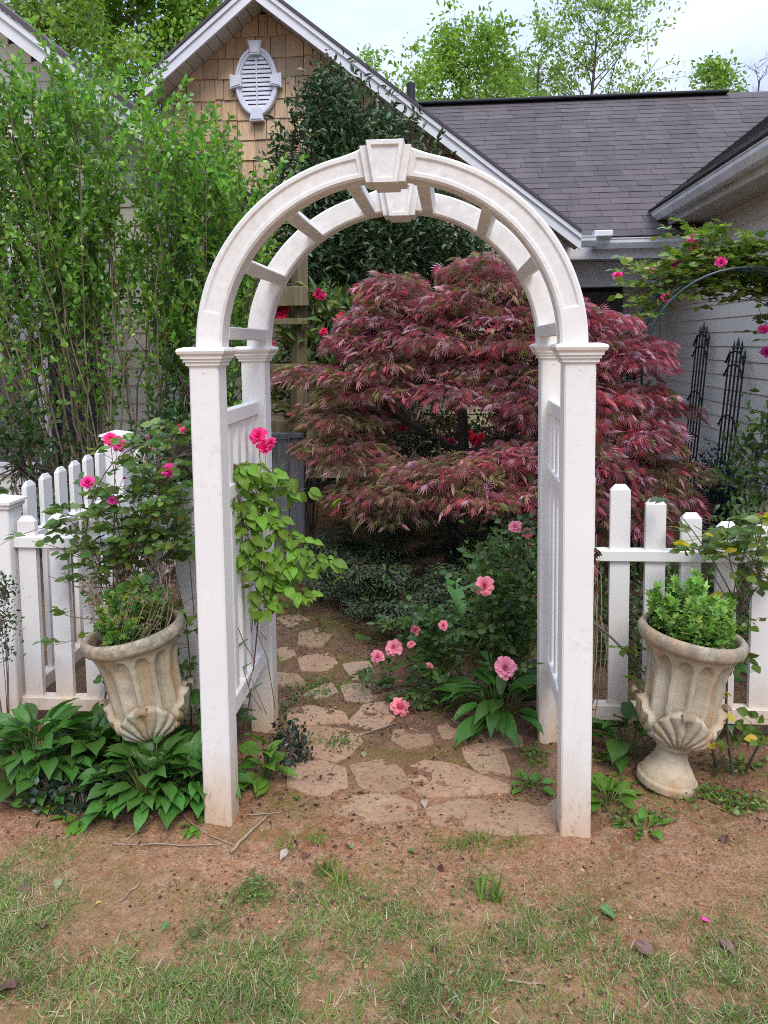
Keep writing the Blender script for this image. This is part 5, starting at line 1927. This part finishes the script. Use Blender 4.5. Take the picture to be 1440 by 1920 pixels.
# ------------------------------------------------------------------ chrysanthemums in the urns
def mum(label, Mx, n_stem, h, cx, pal, dry, spread=.135):
    t = empty('chrysanthemum', tuple(Mx @ Vector((0, 0, .52))), label, 'potted plant', 'leafy plants growing in the urns')
    P, D, st = [], [], []
    for i in range(n_stem):
        a = rnd.uniform(0, 2 * math.pi)
        q = math.sqrt(rnd.random())
        b0 = np.array(Mx @ Vector((cx + spread * .7 * q * math.cos(a), spread * .7 * q * math.sin(a), .52)))
        hh = h * (1 - .45 * q ** 2) * rnd.uniform(.4, 1.2)
        tip = b0 + np.array([math.cos(a) * .075 * q, math.sin(a) * .07 * q, hh])
        S = bez(b0, (b0 + tip) / 2 + rng.normal(0, .008, 3), tip, 6)
        st.append((S, .0016))
        m = int(10 + hh / .011)
        for j in range(m):
            f = (1 - (j / m) ** 1.4 * .92) * 5
            k = min(int(f), 4)
            b_ = j * 2.4 + i
            P.append(S[k] + (S[k + 1] - S[k]) * (f - k))
            D.append(np.array([math.cos(b_), math.sin(b_), rnd.uniform(.05, .7) if j > 3 else 1.0]))
    foliage_obj('foliage', P, D, rng.uniform(.020, .036, len(P)), pick_cols(len(P), pal, .2), L_mum, M_leaf, t, roll=.4)
    stems_obj('stems', st, M_greenstem, t, 4)
    if dry:
        P, D, st = [], [], []
        for i in range(dry):
            a = rnd.uniform(0, 2 * math.pi)
            b0 = np.array(Mx @ Vector((.12 * math.cos(a), .12 * math.sin(a) + .01, .52)))
            tip = b0 + np.array([math.cos(a) * .09 - .02, math.sin(a) * .04, rnd.uniform(.08, .24)])
            S = bez(b0, (b0 + tip) / 2 + rng.normal(0, .012, 3), tip, 6)
            st.append((S, .0012))
            for j in range(9):
                P.append(tip + rng.normal(0, .014, 3))
                D.append(rng.normal(0, 1, 3))
        stems_obj('dry_stems', st, M_twig, t, 4)
        foliage_obj('dry_flower_heads', P, D, rng.uniform(.008, .016, len(P)), pick_cols(len(P), [(.16, .10, .075), (.22, .15, .11), (.10, .06, .05)], .2), L_oval, M_litter, t)


MUM = [(.16, .31, .06), (.21, .37, .075), (.12, .24, .05), (.28, .42, .09)]
mum('dense fresh green chrysanthemum filling the right urn', URN_R, 64, .205, -.012, MUM, 0, .19)
mum('patchy chrysanthemum with dry brown stems in the left urn', URN_L, 50, .17, .0, [(.085, .20, .045), (.11, .25, .05), (.15, .29, .05), (.24, .30, .04)], 60, .17)

# ------------------------------------------------------------------ ferns, azaleas, low shrubs
def fern(label, cx, cy_, n, L, seed, pal):
    t = empty('fern', (cx, cy_, 0), label, 'fern', 'dark ferns under the maple')
    for i in range(n):
        a = rnd.uniform(0, 2 * math.pi)
        ln = L * rnd.uniform(.7, 1.15)
        out = np.array([math.cos(a), math.sin(a), 0])
        b0 = np.array([cx, cy_, .0]) + out * .03
        S = bez(b0, b0 + out * ln * .35 + [0, 0, ln * .75], b0 + out * ln * .85 + [0, 0, ln * rnd.uniform(.3, .6)], 17)
        P, D, sz = [], [], []
        for j in range(3, 17):
            d = unit(S[j] - S[j - 1])
            sd_ = unit(np.cross(d, [0, 0, 1]))
            u = (j - 3) / 13
            w = ln * .26 * math.sin(math.pi * (.18 + .8 * u)) + .01
            for sg in (1, -1):
                base = S[j]
                dirp = unit(sd_ * sg + d * .35 + np.array([0, 0, -.12]))
                for q in range(5):                     # pinnules along each pinna
                    f = (q + .5) / 5
                    pp = base + dirp * w * f + rng.normal(0, .003, 3)
                    for s2 in (1, -1):
                        P.append(pp)
                        D.append(dirp * .6 + d * s2 * .8 + np.array([0, 0, -.1]) + rng.normal(0, .18, 3))
                        sz.append(w * .34 * (1 - .55 * f))
        P, D, sz = np.array(P), np.array(D), np.array(sz)
        g1 = scatter(*L_oval, P, frames(D, None, rng.normal(0, .2, len(P))), sz, pick_cols(len(P), pal, .15))
        rib = MB().tube(S, np.linspace(.003, .001, 17), 3, cap=False)
        rf = np.array([t3 for f4 in rib.f for t3 in ((f4[0], f4[1], f4[2]), (f4[0], f4[2], f4[3]))])
        V, Fc, C = cat_geo([g1, (np.array(rib.v), rf, np.tile([.05, .035, .03], (len(rib.v), 1)))])
        obj('frond', V, Fc, M_fern, t, cols=C)
    return t


F_PAL = [(.05, .08, .03), (.035, .05, .03), (.085, .13, .04), (.06, .05, .04)]
for k, (px, py, n_, L, lab) in enumerate(((640, 1100, 9, .42, 'dark fern nearest the stepping path at the left end of the row'), (720, 1130, 11, .46, 'dark fern left of the maple trunk, second from the path'), (790, 1160, 11, .38, 'dark fern in front of the maple trunk, arching forward'),
                                          (690, 1085, 9, .5, 'shaded fern behind the front row, left of the trunk'), (895, 1130, 10, .38, 'green fern just right of the maple trunk'), (765, 1090, 9, .42, 'shaded fern behind the trunk-side ferns'), (940, 1100, 9, .5, 'fern at the right end of the row behind the upright rose'), (650, 1045, 9, .55, 'shaded fern deep behind the left ferns below the maple skirt'), (740, 1040, 9, .55, 'shaded fern deep behind, close left of the trunk'), (900, 1045, 9, .55, 'shaded fern deep behind, right of the trunk'))):
    g = on_ground(px, py + 50)
    fern(lab, g[0], g[1], n_, L, k, F_PAL)


def low_shrub(name, label, balls, n_clump, per, size, pal, tmpl, mat, cat='shrub', flowers=(), fmesh=None, fsize=.03, group=None, spread=.06):
    c = np.mean([b_[0] for b_ in balls], 0)
    t = empty(name, (c[0], c[1], 0), label, cat, group)
    tr = [(bez((c[0], c[1], -.02), (np.array([c[0], c[1], 0]) + b_[0]) / 2 + [.02, 0, 0], b_[0], 6), np.linspace(1, .35, 6) * min(.012, .03 * b_[1] + .001)) for b_ in balls]
    clump_tree(t, balls, n_clump, per, size, pal, tmpl, mat, spread, trunk=tr)
    for p in flowers:
        place_blossom(rnd.choice(fmesh), 'blossom', p, fsize * rnd.uniform(.7, 1.2), t)
    return t


AZ = [(.045, .085, .022), (.065, .115, .03), (.10, .15, .045)]
low_shrub('azalea_bush', 'azalea with red blossoms glimpsed through the gap under the maple crown', [hb(760, 850, 6.3, .3), hb(850, 840, 6.3, .3), hb(930, 850, 6.3, .28), hb(800, 900, 6.2, .3)], 90, 22, .05, AZ, L_oval, M_leaf, flowers=[at_y(x, y, 6.0) for x, y in ((737, 778), (756, 803), (830, 828), (846, 828), (880, 815), (890, 825), (902, 818), (895, 832), (970, 790), (975, 842), (860, 775), (745, 775))], fmesh=B_red, fsize=.035)
low_shrub('azalea_bush', 'azalea with small red blossoms low behind the rear right arbor post', [hb(1010, 930, 5.9, .28), hb(960, 900, 6.0, .26), hb(1000, 1000, 5.8, .3)], 70, 20, .05, AZ, L_oval, M_leaf, flowers=[at_y(x, y, 5.15) for x, y in ((925, 870), (935, 883), (978, 905), (985, 898), (992, 912), (970, 940), (965, 952))], fmesh=B_red, fsize=.022)
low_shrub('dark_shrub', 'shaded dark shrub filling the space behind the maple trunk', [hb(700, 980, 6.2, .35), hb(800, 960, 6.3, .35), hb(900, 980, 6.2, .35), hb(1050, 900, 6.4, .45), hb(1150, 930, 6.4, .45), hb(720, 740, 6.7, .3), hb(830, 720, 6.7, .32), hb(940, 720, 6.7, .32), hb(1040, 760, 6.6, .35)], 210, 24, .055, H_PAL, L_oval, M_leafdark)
low_shrub('rhododendron', 'rhododendron with red flower clusters beside the timber trellis', [hb(590, 590, 5.75, .16), hb(640, 600, 5.75, .17), hb(560, 650, 5.75, .18), hb(540, 720, 5.75, .2), hb(600, 640, 5.75, .2), hb(530, 600, 5.8, .12)], 62, 9, .12, [(.09, .17, .035), (.12, .21, .05), (.06, .12, .03), (.22, .28, .06)], leaf_simple(.17, .05, .25), M_leaf,
          flowers=[at_y(x, y, 5.55) for x, y in ((524, 582), (530, 590), (534, 580), (526, 594), (597, 551), (601, 555), (606, 622), (644, 597), (503, 645))], fmesh=B_red, fsize=.045, spread=.05)
low_shrub('juniper', 'small blue-green juniper at the foot of the siding wall', [hb(1345, 900, 5.9, .2), hb(1380, 950, 5.7, .25), hb(1330, 950, 5.8, .2)], 130, 30, .035, [(.012, .045, .05), (.018, .06, .06), (.02, .05, .045)], L_narrow, M_leafdark, spread=.05)
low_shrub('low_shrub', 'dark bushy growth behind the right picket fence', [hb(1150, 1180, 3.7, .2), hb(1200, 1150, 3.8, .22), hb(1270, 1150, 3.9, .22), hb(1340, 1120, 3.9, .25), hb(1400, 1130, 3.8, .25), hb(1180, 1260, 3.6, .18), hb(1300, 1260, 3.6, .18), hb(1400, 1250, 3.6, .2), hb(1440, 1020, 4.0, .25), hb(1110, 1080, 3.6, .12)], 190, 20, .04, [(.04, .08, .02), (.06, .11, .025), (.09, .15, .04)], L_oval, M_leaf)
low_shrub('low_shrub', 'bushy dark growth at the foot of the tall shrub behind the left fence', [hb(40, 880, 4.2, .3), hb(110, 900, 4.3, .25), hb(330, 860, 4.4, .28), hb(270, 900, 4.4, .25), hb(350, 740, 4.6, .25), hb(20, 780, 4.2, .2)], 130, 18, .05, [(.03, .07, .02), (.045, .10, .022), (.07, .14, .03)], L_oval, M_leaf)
low_shrub('low_shrub', 'mid-green leafy bush crowding behind the upright rose inside the arbor', [hb(930, 1090, 4.1, .2), hb(985, 1060, 4.2, .22), hb(890, 1160, 3.9, .16), hb(1000, 1130, 4.0, .2), hb(850, 1190, 3.8, .12), hb(960, 1170, 3.8, .18)], 130, 18, .045, [(.05, .11, .025), (.07, .15, .03), (.11, .19, .045)], L_oval, M_leaf)
low_shrub('low_shrub', 'loose green undergrowth mixed among the ferns below the maple', [hb(640, 1120, 4.4, .14), hb(715, 1150, 4.1, .14), hb(680, 1080, 4.7, .16)], 50, 14, .045, [(.06, .12, .03), (.09, .16, .04), (.12, .19, .05)], L_narrow, M_leaf)
low_shrub('boxwood', 'sprig of small-leaved boxwood at the left picture edge before the fence', [hb(2, 1080, 2.62, .035), hb(8, 1120, 2.6, .05), hb(0, 1180, 2.58, .05), hb(10, 1215, 2.6, .04), hb(-30, 1150, 2.6, .1)], 26, 24, .016, [(.03, .075, .022), (.045, .10, .028)], L_oval, M_leafdark, spread=.018)
low_shrub('ground_ivy', 'dark round-leaved ground ivy creeping in front of the broad-leaved clumps', [(np.array([-1.27, 2.40, .03]), .08), (np.array([-1.17, 2.36, .025]), .07), (np.array([-1.36, 2.38, .03]), .08)], 90, 7, .026, [(.03, .05, .03), (.04, .06, .035), (.03, .07, .03)], L_round, M_leafdark, cat='ground cover', spread=.03)
low_shrub('ground_ivy', 'dark round-leaved ground ivy beside the rear left arbor post', [(np.array([-.63, 2.78, .03]), .06), (np.array([-.60, 2.68, .02]), .05)], 40, 7, .022, [(.03, .05, .03), (.04, .06, .035)], L_round, M_leafdark, cat='ground cover', spread=.025)
low_shrub('low_shrub', 'young leafy growth on the siding wall at the right picture edge', [hb(1420, 860, 4.6, .15), hb(1440, 800, 4.6, .12), hb(1400, 930, 4.5, .16), hb(1445, 920, 4.4, .16)], 34, 12, .055, [(.09, .16, .03), (.06, .12, .03)], L_oval, M_leaf)

# dead vine tangled between post and fence
dv = empty('dead_vine', (.47, 2.86, 0), 'tangle of dead brown vine stems beside the right arbor post', 'dead vine')
sp_ = []
for k in range(46):
    x = rnd.uniform(.435, .54)
    a = np.array([x, 2.86 + rnd.uniform(-.05, .05), rnd.uniform(.1, .3)])
    b_ = np.array([x + rnd.uniform(-.03, .05), 2.86 + rnd.uniform(-.05, .05), rnd.uniform(.45, .84)])
    sp_.append((bez(a, (a + b_) / 2 + rng.normal(0, .05, 3), b_, 9), rnd.uniform(.0012, .003)))
stems_obj('stems', sp_, M_twig, dv, 4)
P = [np.array([rnd.uniform(.44, .53), 2.84 + rnd.uniform(-.05, .03), rnd.choice([rnd.uniform(.55, .68), rnd.uniform(.72, .8), rnd.uniform(.15, .7)])]) for _ in range(130)]
foliage_obj('dead_leaves', P, rng.normal(0, 1, (130, 3)) + [0, 0, -.8], rng.uniform(.02, .045, 130), pick_cols(130, [(.12, .06, .03), (.2, .11, .06), (.07, .04, .03)], .2), leaf_simple(.3, .25, .4), M_litter, dv, roll=1.0)

# ------------------------------------------------------------------ grass, litter, weeds, twigs
def blade_tmpl(bend):
    return [(-.04, 0, 0), (.04, 0, 0), (-.03, .5, bend * .3), (.03, .5, bend * .3), (0, 1, bend)], [(0, 1, 3), (0, 3, 2), (2, 3, 4)]


N0 = 330000
gxp = rng.uniform(-1.35, 1.2, N0)
gyp = rng.uniform(1.5, 2.75, N0)
n1 = fbm(gxp * 3.1, gyp * 3.1, 21, 4)
n2 = fbm(gxp * 12, gyp * 12, 33, 3)
front = np.clip((2.25 - gyp) / .55, 0, 1)
right = np.clip((gxp + .7) / 1.0, 0, 1)
dens = np.clip((n1 - .50 + .24 * front * (.45 + .9 * right) - .07 * (gyp > 2.3)) * 4.2, 0, 1) * np.clip((n2 - .28) * 2.6, 0, 1)
# worn bare patch on the left of the lawn
bare = np.exp(-(((gxp + .75) / .33) ** 2 + ((gyp - 2.08) / .17) ** 2)) + np.exp(-(((gxp - .8) / .25) ** 2 + ((gyp - 2.18) / .1) ** 2))
dens *= np.clip(1 - 1.05 * bare, 0, 1)
keep = rng.random(N0) < dens * .8
gxp, gyp, fr_ = gxp[keep], gyp[keep], front[keep]
n_ = len(gxp)
gp = np.stack([gxp, gyp, ground_z(gxp, gyp) - .002], 1)
a = rng.uniform(0, 2 * np.pi, n_)
gd = np.stack([np.cos(a), np.sin(a), rng.uniform(.15, 1.5, n_)], 1)
parts = []
straw = rng.random(n_) < .24
gc = np.where(straw[:, None], pick_cols(n_, [(.42, .33, .19), (.34, .26, .14), (.5, .42, .28)], .2), pick_cols(n_, [(.145, .23, .045), (.18, .27, .06), (.105, .175, .045), (.23, .30, .075)], .2))
gs = rng.uniform(.012, .038, n_) * (.65 + .5 * fr_)
for k, bnd in enumerate((-.15, -.4, .1)):
    s_ = np.arange(n_) % 3 == k
    tv, tf = blade_tmpl(bnd)
    parts.append(scatter(tv, tf, gp[s_], frames(gd[s_], None, rng.normal(0, .6, s_.sum())), gs[s_], gc[s_]))
V, Fc, C = cat_geo(parts)
tag(obj('grass', V, Fc, M_grass, cols=C, kind='stuff'), 'short patchy lawn grass mixed with dry straw', 'grass')

# moss and very short turf
N0 = 260000
mx_, my_ = rng.uniform(-1.3, 1.2, N0), rng.uniform(1.5, 2.6, N0)
mn = fbm(mx_ * 2.6, my_ * 3.4, 91, 4)
md_ = np.clip((mn - .50 + .10 * np.clip((2.3 - my_) / .5, 0, 1)) * 5, 0, 1) * np.clip((fbm(mx_ * 16, my_ * 16, 95, 3) - .32) * 3, 0, 1)
md_ *= np.clip(1 - .95 * np.exp(-(((mx_ + .75) / .3) ** 2 + ((my_ - 2.08) / .15) ** 2)), 0, 1)
kp = rng.random(N0) < md_ * .42
mx_, my_ = mx_[kp], my_[kp]
n_ = len(mx_)
V, Fc, C = scatter(*blade_tmpl(-.2), np.stack([mx_, my_, ground_z(mx_, my_) - .001], 1), frames(np.stack([rng.normal(0, .8, n_), rng.normal(0, .8, n_), np.ones(n_)], 1), None, rng.uniform(0, 6, n_)), rng.uniform(.005, .013, n_), pick_cols(n_, [(.24, .22, .04), (.19, .2, .035), (.29, .25, .06), (.14, .17, .03)], .25))
tag(obj('moss', V, Fc, M_grass, cols=C, kind='stuff'), 'yellow-green moss and very short turf on the clay', 'moss')

# upright green tufts
P, D, S, C = [], [], [], []
for x, y, n_, h in ((610, 1640, 60, .05), (640, 1655, 40, .06), (925, 1690, 45, .075), (540, 1590, 70, .035), (590, 1580, 60, .035), (860, 1590, 90, .03), (900, 1580, 90, .032), (960, 1585, 70, .03), (830, 1590, 40, .028), (1040, 1690, 30, .03), (700, 1585, 30, .03), (330, 1560, 30, .02), (600, 1395, 40, .03), (640, 1400, 30, .025), (1000, 1440, 40, .035), (1010, 1470, 40, .03), (1150, 1580, 30, .02), (600, 1300, 60, .03), (560, 1290, 60, .03), (640, 1290, 40, .03), (540, 1270, 50, .03), (585, 1320, 40, .03), (700, 1285, 40, .03), (900, 1440, 25, .03)):
    g = on_ground(x, y)
    for i in range(n_):
        P.append([g[0] + rnd.gauss(0, .022), g[1] + rnd.gauss(0, .02), 0])
        D.append([rnd.gauss(0, .45), rnd.gauss(0, .45), 1])
        S.append(h * rnd.uniform(.5, 1.2))
P = np.array(P)
P[:, 2] = ground_z(P[:, 0], P[:, 1]) - .002
V, Fc, C = scatter(*blade_tmpl(-.25), P, frames(np.array(D), None, rng.uniform(0, 6, len(P))), np.array(S), pick_cols(len(P), [(.15, .26, .04), (.20, .31, .05), (.11, .19, .035)], .2))
tag(obj('grass', V, Fc, M_grass, cols=C, kind='stuff'), 'small upright tufts of brighter green grass', 'grass')

# litter: crumbled dead leaves and bark, thickest along the path edges
N0 = 26000
lx, ly = rng.uniform(-1.7, 1.5, N0), rng.uniform(1.6, 4.6, N0)
ln_ = fbm(lx * 4, ly * 4, 55, 3)
keep = rng.random(N0) < np.clip((ln_ - .42) * 3.2, 0, 1) * np.where(ly > 2.33, 1.0, .6)
lx, ly = lx[keep], ly[keep]
n_ = len(lx)
lp_ = np.stack([lx, ly, ground_z(lx, ly) + .0035], 1)
a = rng.uniform(0, 2 * np.pi, n_)
ld = np.stack([np.cos(a), np.sin(a), rng.normal(0, .18, n_)], 1)
V, Fc, C = scatter(*leaf_simple(.34, .18, .12), lp_, frames(ld, None, rng.normal(0, .5, n_)), np.where(rng.random(n_) < .018, rng.uniform(.02, .034, n_), rng.uniform(.004, .014, n_)), pick_cols(n_, [(.085, .045, .03), (.14, .075, .05), (.05, .032, .028), (.20, .115, .07), (.26, .16, .10)], .25))
tag(obj('leaf_litter', V, Fc, M_litter, cols=C, kind='stuff'), 'crumbled brown dead leaves scattered over the soil', 'leaf litter')

# clods and grit
N0 = 42000
cx_, cy2 = rng.uniform(-1.6, 1.4, N0), 1.6 + 2.2 * rng.random(N0) ** 1.2
keep = rng.random(N0) < np.clip((fbm(cx_ * 3, cy2 * 3, 71, 3) - .3) * 2, 0.05, 1)
cx_, cy2 = cx_[keep], cy2[keep]
n_ = len(cx_)
octa = [(1, 0, 0), (-1, 0, 0), (0, 1, 0), (0, -1, 0), (0, 0, .7), (0, 0, -.7)]
of = [(0, 2, 4), (2, 1, 4), (1, 3, 4), (3, 0, 4), (2, 0, 5), (1, 2, 5), (3, 1, 5), (0, 3, 5)]
cs = np.where(rng.random(n_) < .03, rng.uniform(.005, .009, n_), rng.uniform(.0012, .0042, n_))
V, Fc, C = scatter(octa, of, np.stack([cx_, cy2, ground_z(cx_, cy2) + .001], 1), frames(rng.normal(0, 1, (n_, 3))), cs, pick_cols(n_, [(.36, .18, .11), (.26, .125, .075), (.44, .25, .16), (.18, .10, .07)], .2))
tag(obj('soil_crumbs', V, Fc, M_litter, cols=C, kind='stuff'), 'loose red clay crumbs and grit on the ground', 'soil')

# creeping small weeds between stones and in the beds
P, D, S = [], [], []
for x, y, rx_, ry_, n_, sz in ((480, 1672, .055, .05, 330, .009), (1130, 1420, .08, .05, 90, .02), (1150, 1480, .07, .06, 110, .02), (1200, 1540, .12, .04, 110, .015), (1330, 1500, .14, .05, 160, .017), (1400, 1520, .1, .05, 120, .017), (1380, 1440, .12, .06, 90, .02), (590, 1290, .1, .12, 260, .012), (640, 1400, .06, .05, 90, .012), (550, 1150, .15, .3, 240, .016), (600, 1180, .1, .2, 160, .014), (1000, 1420, .05, .07, 60, .018), (540, 1330, .03, .1, 70, .014), (60, 1500, .08, .04, 50, .015), (900, 1680, .1, .05, 80, .008), (660, 1690, .1, .05, 90, .008), (680, 1290, .08, .08, 90, .012), (430, 1690, .05, .05, 60, .008)):
    g = on_ground(x, y)
    for i in range(n_):
        P.append([g[0] + rnd.gauss(0, rx_ * .55), g[1] + rnd.gauss(0, ry_ * .55), rnd.uniform(.002, .022)])
        a = rnd.uniform(0, 6.28)
        D.append([math.cos(a), math.sin(a), rnd.uniform(-.1, .6)])
        S.append(sz * rnd.uniform(.6, 1.4))
P = np.array(P)
P[:, 2] += ground_z(P[:, 0], P[:, 1])
V, Fc, C = scatter(*L_round, P, frames(np.array(D), None, rng.normal(0, .4, len(P))), np.array(S), pick_cols(len(P), [(.12, .21, .03), (.085, .16, .03), (.18, .26, .05)], .2))
tag(obj('low_weeds', V, Fc, M_leaf, cols=C, kind='stuff'), 'low creeping weeds and seedlings between stones and in the beds', 'weeds')

# fallen twigs
def twig(px, r, label):
    P = np.array([on_ground(x, y) for x, y in px])
    t_ = np.linspace(0, len(P) - 1, 10)
    Q = np.stack([np.interp(t_, range(len(P)), P[:, j]) for j in range(3)], 1)
    Q[:, 2] = np.maximum.accumulate(ground_z(Q[:, 0], Q[:, 1]) * 0 + np.max(ground_z(Q[:, 0], Q[:, 1]))) + r * .6
    Q[1:-1, :2] += rng.normal(0, .0025, (8, 2))
    o = MB().tube(Q, np.linspace(r, r * .55, 10), 6).build('twig', M_twig, smooth=True)
    tag(o, label, 'twig', 'dry twigs lying on the soil')


twig([(212, 1587), (300, 1589), (420, 1588)], .0028, 'long straight dry twig lying on soil left of the left front post')
twig([(237, 1582), (270, 1555), (290, 1535), (325, 1531)], .003, 'curved dry twig at the edge of the broad-leaved clump')
twig([(432, 1607), (468, 1568), (504, 1535)], .0052, 'thick grey twig slanting beside the left front post')
twig([(322, 1497), (352, 1540), (395, 1575), (440, 1591)], .0028, 'bent dry twig running from the leaves to the left front post')
twig([(224, 1694), (245, 1673), (265, 1655)], .0032, 'short pale twig on the bare patch of lawn at left')
twig([(5, 1719), (60, 1707), (120, 1690)], .0026, 'long thin twig at the left picture edge on the lawn')
twig([(674, 1385), (705, 1374), (742, 1361)], .004, 'dry twig on the flagstones below the pale pink rose')
twig([(948, 1842), (985, 1845), (1024, 1851)], .0034, 'straw-coloured stalk lying in the grass at lower right')
twig([(0, 1506), (45, 1514), (92, 1521)], .0032, 'dry twig at the left edge along the front of the bed')
twig([(463, 1533), (500, 1532), (530, 1529)], .0028, 'short dry twig inside the arbor near the left front post')

# single larger fallen leaves
flm = [make_mesh('fallen_leaf', *(lambda q: (q[0], q[1]))(leaf_blade(.32, 5, 4, .3, .5, .05)), simple('fallen_leaf_' + nm, c, .6, .3, 60, bump=.2)) for nm, c in (('brown', (.10, .05, .035)), ('green', (.07, .16, .04)), ('dark', (.15, .085, .06)), ('pale', (.36, .30, .25)), ('yellow', (.5, .36, .05)), ('grey_green', (.22, .26, .12)))]
for x, y, k, sz, lab in ((80, 1752, 2, .055, 'dark curled leaf on the bare lawn patch at left'), (50, 1670, 2, .04, 'small dark crumpled leaf near the left picture edge'), (112, 1660, 5, .045, 'grey-green fallen leaf left of the bare patch'), (318, 1740, 1, .035, 'dark green fallen leaf in the middle of the bare patch'),
                         (1125, 1711, 1, .06, 'folded dark green leaf on the grass below the right front post'), (1190, 1780, 2, .075, 'large dark dead leaf in the grass at lower right'), (570, 1615, 2, .05, 'dark brown leaf beside the grass tuft in front of the arbor'), (540, 1605, 3, .045, 'pale dry leaf in front of the arbor opening'),
                         (660, 1600, 5, .045, 'pale green fallen leaf in front of the flagstones'), (557, 1503, 1, .045, 'bright green fallen leaf on soil inside the arbor'), (680, 1420, 5, .035, 'small green leaf between the stones inside the arbor'), (795, 1508, 3, .04, 'pale withered leaf at the front edge of the big flagstone'),
                         (1360, 1575, 0, .05, 'brown dead leaf on soil in front of the right fence'), (190, 1702, 4, .025, 'yellow fallen leaf on the bare patch at left'), (365, 1765, 1, .028, 'round green leaf on the bare lawn patch'), (30, 1865, 0, .07, 'brown curled leaves at the lower left corner'), (1350, 1770, 2, .06, 'dark dead leaf in the thin grass at right'),
                         (292, 1880, 1, .03, 'small green leaf in the grass near the bottom edge at left'), (775, 1605, 1, .03, 'green leaf by the tuft in front of the flagstones'), (150, 1510, 0, .045, 'brown dead leaf at the front of the left bed')):
    g = on_ground(x, y)
    zz = float(ground_z(g[0], g[1])) + .012
    o = inst('fallen_leaf', flm[k], Matrix.Translation((g[0], g[1], zz)) @ Matrix.Rotation(rnd.uniform(0, 6.28), 4, 'Z') @ Matrix.Rotation(rnd.uniform(-.15, .25), 4, 'Y') @ Matrix.Scale(sz * .85, 4))
    tag(o, lab, 'leaf', 'single fallen leaves')
for x, y, lab in ((703, 1457, 'magenta petal lying on a flagstone inside the arbor'), (1330, 1733, 'pink petal lying on the thin grass at right')):
    g = on_ground(x, y)
    pv, pf = petal_grid(.4, 1, .5, -.1)
    o = inst('fallen_petal', make_mesh('fallen_petal', pv, pf, M_petalhot, smooth=True), Matrix.Translation((g[0], g[1], float(ground_z(g[0], g[1])) + .008)) @ Matrix.Rotation(1.2, 4, 'Z') @ Matrix.Scale(.018, 4))
    tag(o, lab, 'petal', 'fallen petals')
